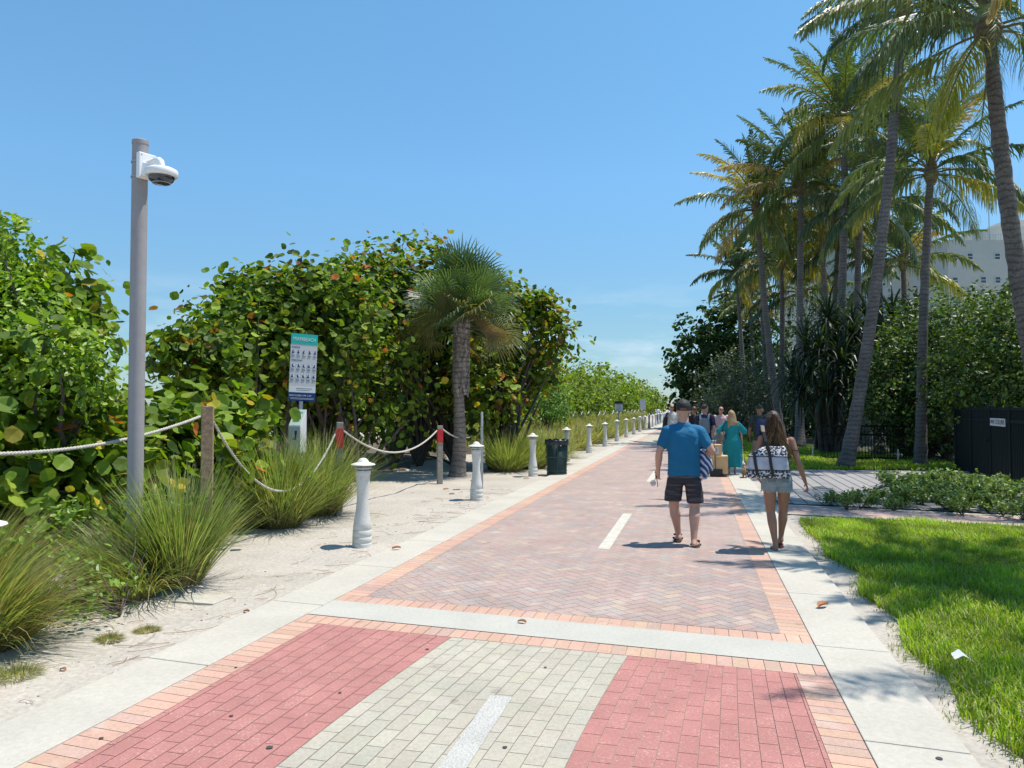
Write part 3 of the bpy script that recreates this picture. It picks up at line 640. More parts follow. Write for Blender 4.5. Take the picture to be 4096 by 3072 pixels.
for i, (px, py, lb, sc) in enumerate(FL):
    if not sc: continue
    Y = F_PX*CAM_H/(py-HOR); x = GX(px, Y); r_ = random.Random(i); A = Acc(); l = .075*sc*(1 if Y < 12 else 1.3); wd = l*.6
    V = []
    for j in range(5):
        t = j/4; ww = wd*math.sin(.35+t*2.5)*.55
        for q in (-1, -.4, .4, 1): V.append((l*(t-.5)*2*.7, ww*q, .006+.022*sc*(abs(q)**2)+.012*math.sin(t*3)))
    A.add(V, [(a*4+b, a*4+b+1, a*4+b+5, a*4+b+4) for a in range(4) for b in range(3)], ((.42,.17,.07),(.30,.13,.07),(.48,.22,.09))[i%3])
    n_ = x*CA-Y*SA; z = gz(x, Y) if (n_ < LFT-.5 or n_ > 1.3) else (.034 if n_ < LFT or n_ > .8 else ZB+.004)
    o = A.obj('fallen_leaf', M['deck'], smooth=True, loc=(x, Y, max(z,-.01)-.004), rz=r_.uniform(-.6,.6)); tag(o, lb, 'leaf', 'fallen sea grape leaves')
# litter
A = Acc(); A.add([(-.05,-.03,.03),(.0,-.04,.06),(.06,-.01,.03),(-.04,.03,.05),(.01,.03,.08),(.06,.04,.04)], [(0,1,4,3),(1,2,5,4)]); Y = F_PX*CAM_H/(666-HOR)
tag(A.obj('paper_scrap', M['white'], loc=(GX(955,Y),Y,.04)), 'crumpled white paper scrap on the lawn', 'litter')
# valve slabs in the sand
for (px, py, w_, d_, lb) in ((495,466,.9,.5,'flat concrete slab in the sand right of the second bollard'),(205,597,.42,.28,'sand-covered grey cover plate left of the kerb')):
    Y = F_PX*CAM_H/(py-HOR); x = GX(px, Y); A = Acc(); A.box((0,0,0), (w_,d_,.05)); o = A.obj('concrete_slab', M['concrete'], loc=(x, Y, gz(x,Y)-.016), rz=-.25); bevel(o); tag(o, lb, 'slab')

# --- palms
GREENP = [(.10,.15,.045),(.14,.19,.055),(.18,.22,.065),(.065,.105,.045)]
def frond(A, r, hub, L, az, el, bend, col, nl, ll, lw, hang, seg=9):
    K = 14; P = [np.array(hub, float)]; T = []
    az2 = az; tw = r.normal()*.25
    for k in range(K):
        t = k/(K-1); e = el - bend*t**1.15; d = np.array((math.cos(az2)*math.cos(e), math.sin(az2)*math.cos(e), math.sin(e))); az2 += tw/K
        P.append(P[-1]+d*L/K); T.append(d)
    P = np.array(P); T.append(T[-1]); T = np.array(T)
    c0 = np.array((.22,.20,.05)) if col[1] > col[0]*.8 else np.array((.36,.24,.07))
    A.tube(P[::2], np.linspace(.030, .006, len(P[::2]))*max(1, lw/.04)*.9, 5, col=c0*.8, cap=False)
    st = np.linspace(.16, 1, nl); f = st*K; i0 = np.minimum(f.astype(int), K-1); u = (f-i0)[:,None]
    B = P[i0]*(1-u)+P[i0+1]*u; Tn = T[i0]
    h = np.array((-math.sin(az), math.cos(az), 0.)); up = np.cross(Tn, h); up /= np.linalg.norm(up, axis=1)[:,None]+1e-9
    sgn = np.sign(up[:,2]); 
    for sd_ in (-1, 1):
        prof = np.sin(np.clip(st*1.02,.0,1)**.8*math.pi*.80+.42); l = ll*np.clip(prof, .18, 1)*r.uniform(.8, 1.12, nl)
        a = np.radians(r.uniform(28, 52, nl)) + st*.35
        D = sd_*h[None]*np.cos(a)[:,None] + Tn*np.sin(a)[:,None] + up*r.uniform(-.05, .3, nl)[:,None]; D /= np.linalg.norm(D, axis=1)[:,None]
        g = hang*r.uniform(.6, 1.25, nl)
        m1 = B + D*(l*.45)[:,None]*(1-.15*g[:,None]); m1[:,2] -= g*l*.14
        m2 = B + D*(l*.78)[:,None]*(1-.30*g[:,None]); m2[:,2] -= g*l*.42
        e_ = B + D*(l*.98)[:,None]*(1-.40*g[:,None]); e_[:,2] -= g*l*.80
        wv = Tn*(lw/2); wv2 = (Tn*.9+up*.4)*(lw/2)
        V = np.stack([B-wv*.6, B+wv*.6, m1+wv2, m1-wv2, m2+wv2*.75, m2-wv2*.75, e_+wv2*.12, e_-wv2*.12], 1).reshape(-1,3)
        b = np.arange(nl)[:,None]*8; Fq = np.concatenate([b+np.array([[0,1,2,3]]), b+np.array([[3,2,4,5]]), b+np.array([[5,4,6,7]])], 0)
        c = np.clip(np.array(col)[None]*r.uniform(.8, 1.25, (nl,1)), 0, 1); A.add(V, Fq, np.repeat(c, 8, 0))
def coconut(name, label, base, hub, r0, L, seed, nf=24, nl=40, lw=.035, yel=.2, extra=()):
    r = np.random.RandomState(seed); root = empty('coconut_palm', (base[0], base[1], 0), label=label, cat='palm tree', group='coconut palms on the right of the promenade')
    off = np.array((base[0], base[1], 0.)); b = np.array((0,0,-.1)); h = np.array(hub)-off; A = Acc()
    P = []; rad = []; K = 46; bow = np.array((r.normal()*.25, r.normal()*.2, 0))
    for k in range(K+1):
        t = k/K; q = b*(1-t) + h*t; lat = (h-b)*1; q[:2] = b[:2]*(1-t)+h[:2]*(t**.85) ; q = q + bow*math.sin(t*3.14); P.append(q)
        rad.append(r0*(1.25-.5*t + .55*math.exp(-t*16)) * (1+.05*math.sin(k*2.4)+.03*r.normal()))
    P[-1][2] -= .0
    cc = np.array((.15,.13,.118))*r.uniform(.85,1.15); V0 = len(P)
    A.tube(np.array(P), np.array(rad), 12, col=cc)
    A.obj('trunk', M['palm_bark'], root, smooth=True)
    A = Acc(); top = P[-1]
    A.tube([top+np.array((0,0,-.45)), top+np.array((0,0,-.2)), top+np.array((0,0,.15)), top+np.array((0,0,.5))], [r0*.9, r0*1.6, r0*1.3, r0*.4], 9, col=(.16,.11,.06))
    A.obj('crownshaft', M['palm_bark'], root, smooth=True)
    A = Acc()
    for i in range(nf):
        t = i/(nf-1); az = i*2.39996 + r.normal()*.15; el = math.radians(86 - 104*t**1.35 + r.normal()*6)
        bend = math.radians(32+46*min(1,t*1.3)+r.normal()*9) if el > -.1 else math.radians(40)
        if r.rand() < yel*(.05+.95*t): col = ((.36,.33,.05),(.42,.35,.07),(.34,.26,.11))[r.randint(3)]
        else: col = GREENP[r.randint(4)]
        l = L*(.72+.3*math.sin(min(1,.25+t)*2.2))*r.uniform(.9,1.08)
        frond(A, r, top+np.array((0,0,.15-.3*t)), l, az, el, bend, col, nl, L*.25, lw, .30+.85*t)
    for (az, el, bend, l, col) in extra: frond(A, r, top, l, math.radians(az), math.radians(el), math.radians(bend), col, int(nl*1.3), L*.24, lw, 1.0)
    A.obj('crown', M['palm_leaf'], root)
    return root
PL = [('tall leaning coconut palm with pale trunk behind the woman with tote bag',(843,21.0),(903,8,21.0),.14,2.9,201,22,44,.033,.12),
      ('slender coconut palm with round full crown left of the white building',(919,22),(931,170,22),.125,3.0,202,26,44,.034,.2),
      ('nearest coconut palm with thick dark trunk at the right edge',(1066,13.8),(988,24,13.6),.15,3.1,203,20,46,.030,.0),
      ('coconut palm with broad yellowing crown, farthest left of the tall ones',(783,35),(757,208,35),.15,3.6,204,24,36,.05,.5),
      ('coconut palm with dense crown, second from left of the tall ones',(799,31),(801,186,32.5),.145,3.7,205,26,36,.05,.45),
      ('very tall coconut palm with curved trunk left of the pale leaning one',(832,29.5),(845,122,30),.15,3.8,206,26,40,.045,.2),
      ('tall straight coconut palm crown touching the pale leaning trunk',(868,33),(872,124,33),.14,3.6,207,24,36,.045,.3),
      ('small far coconut palm with pale crown at the left end of the grove',(748,48),(736,272,48),.13,3.0,208,20,30,.065,.5),
      ('far coconut palm just right of the leftmost one',(772,46),(762,255,46),.14,3.2,209,20,30,.065,.45),
      ('mid-height coconut palm with dark crown between the tall trunks',(826,38),(838,242,38),.14,3.4,210,22,32,.055,.15),
      ('coconut palm with full dark crown behind the slender one',(878,26),(876,206,29),.14,3.3,211,24,36,.045,.2),
      ('lower coconut palm in front of the white building wall',(905,36),(903,262,36),.14,3.6,212,22,32,.055,.15),
      ('short far coconut palm low in the grove behind the dark round tree',(757,52),(750,302,52),.13,2.8,213,18,26,.07,.3),
      ('low coconut palm in the shade behind the thick tall trunks',(793,43),(801,292,43),.14,3.2,214,20,30,.06,.1),
      ('low coconut palm half hidden by the second tall crown',(778,40),(782,262,40),.14,3.2,215,20,30,.06,.35),
      ('tall coconut palm with crown hidden high between two taller crowns',(850,36),(822,212,36),.14,3.3,216,20,32,.05,.25)]
for (lb, (bp, bY), (hx, hy, hY), r0, L, sd2, nf, nl, lw, ye) in PL:
    nf = int(nf*1.25); nl = int(nl*1.35); lw *= 1.3; L *= 1.06
    ex = ()
    if sd2 == 203: ex = ((184,26,66,3.9,(.13,.17,.07)),(200,4,55,3.3,(.11,.15,.06)),(205,-48,25,2.4,(.34,.33,.03)))
    if sd2 == 201: ex = ((185,18,75,3.3,(.10,.14,.06)),)
    coconut('coconut_palm', lb, (GX(bp, bY), bY), W(hx, hy, hY), r0, L, sd2, nf, nl, lw, ye, ex)
coconut('coconut_palm', 'coconut palm standing just outside the right of the picture, shading the lawn', (9.6, 8.6), (7.75,8.1,8.2), .15, 2.7, 230, 34, 44, .06, .1)
coconut('coconut_palm', 'second coconut palm outside the right of the picture, shading the kerb', (9.2, 5.2), (7.9,5.5,8.6), .15, 3.0, 231, 11, 40, .036, .1, ((190,10,40,3.7,(.07,.11,.04)),))

# --- cabbage palm
def cabbage():
    x, y = -1.34, 18.5; root = empty('cabbage_palm', (x, y, 0), label='cabbage palm with criss-cross boots on its trunk beside the sand', cat='palm tree')
    r = np.random.RandomState(77); A = Acc(); P = []; rad = []
    for k in range(40):
        t = k/39; z = -.1+t*3.9; P.append((.0+.10*t+.03*math.sin(z*2), 0, z)); rad.append((.185-.055*min(1, z/1.9) if z < 2 else .15+.03*math.sin((z-2)*1.7))*(1+.025*r.normal())+.05*math.exp(-max(z,0)*5))
    A.tube(P, rad, 14, col=(.25,.20,.165)); A.obj('trunk', M['palm_bark'], root, smooth=True)
    A = Acc(); i = 0
    for z in np.arange(1.95, 3.75, .052):
        for q in range(3):
            a = i*2.39996 + q*2.094; R0 = .145; i += 1
            for sg in (-1, 1):                               # split petiole base: two straps forming a V
                t0 = a; t1 = a + sg*.42; u = .26+.06*r.rand()
                def pt(th, rr, zz, dz=0): return np.array((math.cos(th)*rr+.09, math.sin(th)*rr, zz))
                V = [pt(t0-.10*sg, R0, z), pt(t0+.14*sg, R0+.006, z-.01), pt(t1+.16*sg, R0+.055, z+u), pt(t1-.06*sg, R0+.055, z+u+.02),
                     pt(t0-.10*sg, R0+.03, z), pt(t0+.14*sg, R0+.036, z-.01), pt(t1+.16*sg, R0+.075, z+u), pt(t1-.06*sg, R0+.075, z+u+.02)]
                c = np.array((.34,.28,.24))*r.uniform(.55,1.2); A.add(V, [(4,5,6,7),(0,4,7,3),(1,2,6,5),(3,7,6,2),(0,1,5,4)], c)
    A.obj('leaf_bases', M['palm_bark'], root)
    A = Acc(); D = Acc(); hub = np.array((.10,0,4.10))
    for i in range(54):
        t = i/53; az = i*2.39996; el = math.radians(88-96*t + r.normal()*9); dead = t > .97
        Lp = .92*(1-.15*t)*r.uniform(.85, 1.1); d = np.array((math.cos(az)*math.cos(el), math.sin(az)*math.cos(el), math.sin(el)))
        s_ = hub + np.array((0,0,-.5*t)); e = s_ + d*Lp + np.array((0,0,-.1*t)); B = D if dead else A
        B.tube([s_, (s_+e)/2+np.array((0,0,.04)), e], [.018,.014,.01], 5, col=(.14,.16,.05) if not dead else (.2,.14,.08), cap=False)
        h = np.array((-math.sin(az), math.cos(az), 0)); up = np.cross(d, h); ro = r.uniform(-1.1,1.1); h, up = h*math.cos(ro)+up*math.sin(ro), up*math.cos(ro)-h*math.sin(ro); nseg = 34; c = palette(r, 1, [(.09,.15,.06),(.12,.19,.075),(.07,.12,.05)], (1,1,1))[0]
        if dead: c = palette(r, 1, [(.26,.18,.10),(.20,.15,.09)], (1,1))[0]
        elif t > .6 and r.rand() < .5: c = np.array((.16,.17,.06))
        for k in range(nseg):
            ph = math.radians(-118+236*k/(nseg-1)); fd = d*math.cos(ph)+h*math.sin(ph)+up*(.18*abs(math.sin(ph))); fd /= np.linalg.norm(fd)
            L = (.95 if abs(ph) < 1.4 else .72)*r.uniform(.85, 1.1); wv = np.cross(fd, up); wv = wv/np.linalg.norm(wv)*.017 + up*.006
            g = (.04+.22*t)*(1+.6*r.rand()); m1 = e+fd*L*.5; m2 = e+fd*L*.8+np.array((0,0,-g*L*.30)); m3 = e+fd*L*(1-.2*g)+np.array((0,0,-g*L*.85))
            B.add([e-wv*.5, e+wv*.5, m1+wv, m1-wv, m2+wv*.6, m2-wv*.6, m3+wv*.1, m3-wv*.1], [(0,1,2,3),(3,2,4,5),(5,4,6,7)], c*r.uniform(.85,1.2))
    A.obj('crown', M['palm_leaf'], root); D.obj('dead_fronds', M['palm_leaf'], root)
cabbage()

# --- right grove: trees and understory
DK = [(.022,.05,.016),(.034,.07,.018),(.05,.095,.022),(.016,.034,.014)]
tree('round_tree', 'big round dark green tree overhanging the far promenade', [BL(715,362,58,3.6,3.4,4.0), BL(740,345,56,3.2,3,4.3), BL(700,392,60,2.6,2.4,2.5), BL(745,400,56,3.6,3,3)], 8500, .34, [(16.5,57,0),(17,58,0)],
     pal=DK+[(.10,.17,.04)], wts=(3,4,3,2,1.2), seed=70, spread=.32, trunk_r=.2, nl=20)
tree('silver_bush', 'grey-green bush below the round dark tree by the promenade', [BL(728,388,42,2.0,1.8,2.0), BL(745,400,40,1.7,1.5,2.0), BL(718,412,42,1.5,1.2,1.2)], 7000, .15, [(12.3,42,0)], T=T_OVAL,
     pal=[(.09,.11,.07),(.12,.14,.09),(.06,.08,.05)], wts=(2,1,1), seed=71, m='leaf', cat='bush', spread=.22, nl=14)
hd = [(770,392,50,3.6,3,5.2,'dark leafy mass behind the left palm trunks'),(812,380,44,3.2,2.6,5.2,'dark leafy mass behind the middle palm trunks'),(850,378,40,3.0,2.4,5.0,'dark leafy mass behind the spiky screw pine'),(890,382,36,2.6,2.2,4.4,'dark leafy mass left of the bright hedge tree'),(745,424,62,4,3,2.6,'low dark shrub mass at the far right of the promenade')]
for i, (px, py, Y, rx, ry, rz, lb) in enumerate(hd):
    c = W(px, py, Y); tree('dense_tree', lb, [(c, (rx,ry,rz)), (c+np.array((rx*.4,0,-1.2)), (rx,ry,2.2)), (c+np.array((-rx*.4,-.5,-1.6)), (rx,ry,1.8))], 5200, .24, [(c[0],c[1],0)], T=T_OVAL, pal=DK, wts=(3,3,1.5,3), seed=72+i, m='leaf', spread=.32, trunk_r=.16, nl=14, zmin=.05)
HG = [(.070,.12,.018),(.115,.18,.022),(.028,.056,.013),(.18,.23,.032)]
tree('hedge_tree', 'bright sunlit bushy tree in front of the white building', [BL(945,348,24.5,1.9,1.7,1.9), BL(975,345,23.5,1.7,1.6,1.75), BL(935,390,24,2.3,1.8,1.9), BL(905,372,25,1.3,1.2,1.7)], 17000, .14, [(13.6,24.8,0),(14.2,24.6,0)], T=T_OVAL, pal=HG, wts=(3,3,2.5,1), seed=80, m='leaf', spread=.16, trunk_r=.12, nl=26)
tree('hedge_tree', 'bright bushy tree at the right edge above the dark gate', [BL(1012,352,20.5,1.7,1.5,1.75), BL(1050,345,20,1.5,1.5,2.1), BL(1000,385,20.5,2.1,1.5,1.5), BL(1055,390,19.5,2.0,1.5,1.6)], 17000, .135, [(14.0,20.8,0),(14.8,20.6,0)], T=T_OVAL, pal=HG, wts=(3,3,2.5,1), seed=81, m='leaf', spread=.16, trunk_r=.12, nl=26)
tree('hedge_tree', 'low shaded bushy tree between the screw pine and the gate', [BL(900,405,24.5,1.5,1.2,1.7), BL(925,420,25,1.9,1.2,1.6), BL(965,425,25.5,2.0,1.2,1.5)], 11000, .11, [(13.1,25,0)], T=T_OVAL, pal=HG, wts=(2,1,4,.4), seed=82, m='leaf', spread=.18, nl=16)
def rosettes(name, label, cs, n, L, wid, seed, pal, base):
    r = np.random.RandomState(seed); root = empty(name, (base[0], base[1], 0), label=label, cat='plant'); off = np.array((base[0],base[1],0)); A = Acc(); T_ = Acc()
    for c in cs:
        c = np.array(c)-off; b = np.array((r.normal()*.2, r.normal()*.2, -.05)); T_.tube([b, b*.5+c*.5+np.array((0,0,.2)), c], [.11,.08,.06], 7, cap=False)
        for i in range(n):
            az = i*2.4+r.normal()*.2; t = i/n; el = math.radians(85-140*t+r.normal()*8); l = L*r.uniform(.75,1.1); P = [c]; e = el
            for k in range(5): P.append(P[-1]+np.array((math.cos(az)*math.cos(e), math.sin(az)*math.cos(e), math.sin(e)))*l/5); e -= .22*(k*.6)+.05
            P = np.array(P); h = np.array((-math.sin(az), math.cos(az), 0)); ww = wid*np.array([.8,1,.95,.75,.45,.06])/2
            V = np.stack([P-h*ww[:,None], P+h*ww[:,None]], 1).reshape(-1,3)
            A.add(V, [(2*k,2*k+1,2*k+3,2*k+2) for k in range(5)], np.array(pal[r.randint(len(pal))])*r.uniform(.75,1.25))
    A.obj('leaves', M['palm_leaf'], root); T_.obj('stems', M['bark'], root, smooth=True)
PD = [(.020,.042,.018),(.032,.06,.023),(.015,.032,.016),(.05,.08,.03)]
rosettes('screw_pine', 'large spiky screw pine with long dark strap leaves behind the woman', [W(px,py,Y) for px,py,Y in ((828,318,27),(852,332,26.5),(806,345,27.5),(868,318,27.5),(842,360,26),(812,372,27),(792,375,28),(862,366,26.5),(836,335,27.5),(820,350,26.5),(848,385,26),(800,392,27.5),(875,345,27),(826,392,26.3))], 62, 1.6, .075, 90, PD, (GX(838,27.4),27.4))
rosettes('screw_pine', 'smaller spiky screw pine right of the large one', [W(px,py,Y) for px,py,Y in ((892,318,27.5),(905,335,27.5),(885,345,28),(915,320,28))], 55, 1.6, .075, 91, PD, (GX(898,28),28))
# aerial-root tree trunks
A = Acc(); r = np.random.RandomState(8)
for i in range(22):
    a = r.uniform(0,6.28); q = r.uniform(.1,.5); x, y = math.cos(a)*q, math.sin(a)*q
    A.tube([(x*1.3,y*1.3,-.05),(x,y,.9+r.rand()),(x*.6,y*.6,2.2),(x*.4,y*.4,3.3)], [.06,.045,.04,.05], 6, cap=False)
rt = empty('root_tree', (GX(826,29),29,0), label='tree with hanging aerial roots behind the teal dress group', cat='tree'); A.obj('trunk', M['bark'], rt, smooth=True)
# low shrubs
def shrubs():
    r = np.random.RandomState(17); T = T_OVAL
    def make(seed, n, sz, h, rad):
        rr = np.random.RandomState(seed); A = Acc(); P=[]; Nn=[]
        for k in range(9):
            a = rr.uniform(0,6.28); q = rr.uniform(.1,1)*rad; tip = np.array((math.cos(a)*q, math.sin(a)*q, h*rr.uniform(.7,1.15)))
            A.tube([(0,0,0), tip*np.array((.4,.4,.5)), tip], [.008,.006,.003], 4, cap=False)
            for j in range(n//9):
                t = rr.uniform(.35,1.02)**.7; p = tip*t; p[:2] *= .6+.4*t; P.append(p+rr.normal(size=3)*.035); Nn.append(rr.normal(size=3)*.6+np.array((0,0,.7)))
        C = palette(rr, len(P), [(.14,.21,.05),(.19,.27,.06),(.09,.15,.035),(.32,.36,.14)], (3,3,2,1))
        V, Fq, C = scatter(T, np.array(P), np.array(Nn), sz*rr.uniform(.6,1.15,len(P)), C, rr)
        return V, Fq, C, A
    protos = []
    spots = []
    for (px, py, sc) in ((829,509,.62),(845,513,.75),(859,512,.85),(872,508,.7),(902,510,.95),(892,514,.6),(943,514,.8),(960,518,.75),(985,516,.9),(1000,520,.7),(1021,524,.95)):
        Y = F_PX*CAM_H/(py-HOR)+.35; spots.append((GX(px,Y), Y, sc, 'f'))
    for row in range(9):
        for c in range(13):
            a = 1.75+c*.52+r.uniform(-.16,.16)+.25*(row%2); b = 1.5+row*.42+r.uniform(-.12,.12); x, y = sw(a, b)
            if x*CA-y*SA < 2.35+.25*(row%3) or y > 17.2 or x > 11.3: continue
            if r.rand() < .10: continue
            spots.append((x, y, r.uniform(.75,1.15), row))
    cnt = {}
    for v in range(5):
        protos.append(make(300+v, 460, .075, .34, .42))
    meshes = []
    for i, (x, y, sc, row) in enumerate(spots):
        v = i % 5; cnt[row] = cnt.get(row, 0)+1
        lb = ('small leafy shrub, %s from the left in the front row by the lawn' % nth(cnt[row]-1)) if row == 'f' else ('low green shrub in the bed, %s from left in row %s behind the side path' % (nth(cnt[row]-1), nth(row).replace('th','th')))
        root = empty('low_shrub', (x, y, .0), r.uniform(0,6.28), label=lb, cat='shrub', group='low shrubs in the planting bed')
        root.scale = (sc, sc, sc*r.uniform(.85,1.15))
        if v >= len(meshes):
            V, Fq, C, A = protos[v]; a_ = big('foliage', V, Fq, M['leaf'], root, C); b_ = A.obj('stems', M['bark'], root); meshes.append((a_.data, b_.data))
        else:
            for nm, me in zip(('foliage','stems'), meshes[v]): q = bpy.data.objects.new(nm, me); COL.objects.link(q); q.parent = root
shrubs()

# ------------------------------------------------------------------ STREET FURNITURE
def bollard_parts():
    A = Acc(); A.lathe([(.0,-.10),(.116,-.10),(.118,0),(.117,.045),(.1165,.060),(.110,.066),(.116,.073),(.116,.135),(.110,.141),(.1155,.148),(.1125,.215),(.106,.222),(.111,.229),(.104,.30),(.094,.36),(.082,.44),(.072,.54),(.069,.60),(.071,.68),(.077,.76),(.084,.85),(.088,.895),(.093,.905),(.093,.925),(.088,.935),(.0,.936)], 32)
    B = Acc()
    for k in range(4): a = k*1.571+.6; B.tube([(.055*math.cos(a), .055*math.sin(a), .93), (.055*math.cos(a), .055*math.sin(a), 1.02)], .009, 6)
    B.lathe([(.0,.938),(.04,.938),(.04,1.0),(.0,1.0)], 12)
    B.lathe([(.045,.960),(.098,.957),(.108,.962),(.100,.972),(.045,.975)], 32)
    Cc = Acc(); Cc.lathe([(.0,.998),(.10,.995),(.142,1.000),(.147,1.006),(.142,1.013),(.10,1.026),(.072,1.036),(.066,1.045),(.055,1.064),(.035,1.080),(.012,1.087),(.0,1.088)], 36)
    return A, B, Cc
bA, bB, bC = bollard_parts(); first = None
for k in range(26):
    s = 3.65 + 4.83*k
    if k == 0: x, y = -3.16, 4.45
    else: x, y, _ = PF(-4.0, s)
    lb = 'nearest white bollard, only its cap showing at the left edge' if k == 0 else 'white lighthouse-shaped bollard, %s whole one from the camera along the path' % nth(k-1)
    root = empty('bollard', (x, y, gz(x, y)+.005 if k else .0), 1.1*k, label=lb, cat='bollard', group='white bollards along the promenade')
    root.rotation_euler[0] = .018*math.sin(k*2.3); root.rotation_euler[1] = .018*math.cos(k*1.7); root.location.z -= .03*abs(math.sin(k*1.3))
    if first is None:
        ps = [autosmooth(bA.obj('shaft', M['bollard'], root), 50), autosmooth(bB.obj('light_louvre', M['bollard'], root), 40), autosmooth(bC.obj('cap', M['bollard'], root), 60)]; first = ps
    else:
        for p in first: q = p.copy(); COL.objects.link(q); q.parent = root
# litter bins
def litter_bin(x, y, label, far=False):
    root = empty('litter_bin', (x, y, .0), label=label, cat='litter bin'); r_ = lambda z: .245+.045*z/.85
    if far:
        A = Acc(); A.lathe([(0,.02),(.25,.02),(.32,.95),(.31,.97),(.0,.9)], 20); A.obj('body', M['bin'], root, smooth=False)
        A = Acc(); A.lathe([(.325,.90),(.335,.99),(.31,.99)], 20); A.obj('rim', M['bin'], root); return
    A = Acc(); H = .80; z0 = .06; nd = 40; rows = 22            # expanded-metal mesh
    for i in range(nd):
        for j in range(rows):
            for sg in (-1, 1):
                a = 2*math.pi*(i+.5*(j%2))/nd; b = a+sg*math.pi/nd; z1 = z0+j*(H-.08)/rows; z2 = z0+(j+1)*(H-.08)/rows
                p = np.array((math.cos(a)*r_(z1), math.sin(a)*r_(z1), z1)); q = np.array((math.cos(b)*r_(z2), math.sin(b)*r_(z2), z2)); wd = .0042
                t = np.array((-math.sin(a), math.cos(a), 0))*wd; A.add([p-t, p+t, q+t, q-t], [(0,1,2,3)])
    A.obj('wire_mesh', M['bin'], root)
    A = Acc(); A.lathe([(.0,.03),(.235,.03),(.23,.1),(.262,.80),(.255,.80),(.22,.1),(.0,.06)], 24); A.obj('liner', mat('bin inner', (.008,.03,.03), .5), root, smooth=True)
    A = Acc()
    for z, h in ((.02,.045),(.10,.03),(.44,.028),(.80,.035)): A.lathe([(r_(z)-.004,z),(r_(z)+.007,z),(r_(z+h)+.007,z+h),(r_(z+h)-.004,z+h)], 32)
    for k in range(6):
        a = k*math.pi/3+.52; 
        A.tube([(math.cos(a)*(r_(0)+.004), math.sin(a)*(r_(0)+.004), .02), (math.cos(a)*(r_(.82)+.004), math.sin(a)*(r_(.82)+.004), .83)], .011, 6)
    A.obj('hoops', M['bin'], root)
    r = np.random.RandomState(2); A = Acc(); sg = 60; V = []
    for k, (rr, z) in enumerate(((.275,.885),(.300,.885),(.302,.84),(.294,.775),(.290,.765))):
        for j in range(sg):
            t = 6.2832*j/sg; q = rr+.005*math.sin(t*17+k)+.004*r.normal(); V.append((q*math.cos(t), q*math.sin(t), z+.010*math.sin(t*9+k*1.3)+.006*r.normal()))
    A.add(V, [(k*sg+j, k*sg+(j+1)%sg, (k+1)*sg+(j+1)%sg, (k+1)*sg+j) for k in range(4) for j in range(sg)]); A.obj('bin_bag', M['bag_plastic'], root, smooth=True)
litter_bin(1.12, 18.85, 'dark green wire litter bin with black bag between the third and fourth bollards')
litter_bin(GX(657.5, 76), 76, 'distant dark litter bin on the promenade before the man in white', far=True)
# fence posts and ropes
def post(x, y, h, wd, label, m='wood', red=None, notice=False, group='rope fence posts'):
    root = empty('fence_post', (x, y, 0), .3, label=label, cat='fence post', group=group)
    A = Acc(); A.box((0,0,h/2-.1), (wd,wd,h+.2)); bevel(A.obj('timber', M[m], root), .006)
    if red: A = Acc(); A.box((0,0,(red[0]+red[1])/2), (wd+.008,wd+.008,red[1]-red[0])); A.obj('red_band', M['red'], root)
    if notice: A = Acc(); A.box((wd/2+.09, -.0, h-.35), (.13,.01,.42)); A.obj('notice', M['sign_white'], root)
    return root
def rope(p, q, sag, label, r0=.019, twist=True, seg=60, group='rope spans of the dune fence'):
    p, q = np.array(p, float), np.array(q, float); t = np.linspace(0, 1, seg*3 if twist else 14)[:,None]; P = p*(1-t)+q*t; P[:,2] -= (sag*4*t*(1-t))[:,0]
    A = Acc()
    if twist:
        d = (q-p)/np.linalg.norm(q-p); u = np.cross(d, (0,0,1)); u /= np.linalg.norm(u); v = np.cross(u, d); L = np.linalg.norm(q-p)
        for k in range(3):
            a = t[:,0]*L/.10*6.2832 + k*2.094; A.tube(P + (np.cos(a)[:,None]*u+np.sin(a)[:,None]*v)*r0*.52, r0*.60, 6, cap=False)
    else: A.tube(P, r0, 5)
    o = A.obj('fence_rope', M['rope'], None, smooth=True); return tag(o, label, 'rope', group)
pA = (GX(208,8.5), 8.5); pR1 = (GX(340,11.9), 11.9); pR2 = (GX(440,16.6), 16.6); p5 = (GX(488,22.5), 22.5)
post(*pA, 1.71, .125, 'tall brown timber rope post right of the camera pole')
post(*pR1, 1.46, .10, 'timber post with red band rising from the grass left of the nearest bollard', 'wood_grey', (1.05,1.36))
post(*pR2, 1.29, .115, 'weathered timber post with red band standing clear beside the cabbage palm', 'wood_grey', (.92,1.21))
post(*p5, 1.32, .13, 'timber rope post in the shade right of the cabbage palm', 'wood_grey')
post(GX(122,11.5), 11.5, 1.22, .11, 'short timber post half hidden by sea grape leaves left of the camera pole')
post(GX(154,10.8), 10.8, 1.15, .10, 'leaning timber post half hidden right of the camera pole', 'wood_grey')
pL = (-4.9, 4.9)
rope((-4.75, 4.9, 1.50), (pA[0]-.05, pA[1]-.05, 1.60), .24, 'thick white rope sagging from the tall brown post to the left edge', .0155, seg=140)
rope((pA[0]+.05, pA[1], 1.56), (pR1[0]-.05, pR1[1], 1.33), .88, 'rope dropping from the tall brown post into the grass', .015, seg=90)
rope((GX(154,10.8), 10.8, 1.1), (GX(122,11.5), 11.5, 1.18), .05, 'thin rope crossing behind the camera pole', .014)
rope((pR1[0]+.05, pR1[1], 1.33), (pR2[0]-.05, pR2[1], 1.20), .42, 'white rope sagging between the two red-banded posts', .0165, seg=110)
rope((pR2[0]+.05, pR2[1], 1.22), (p5[0], p5[1], 1.30), .35, 'rope passing behind the cabbage palm trunk', .0165, seg=80)
prev = (p5[0], p5[1], 1.28); ip = 0
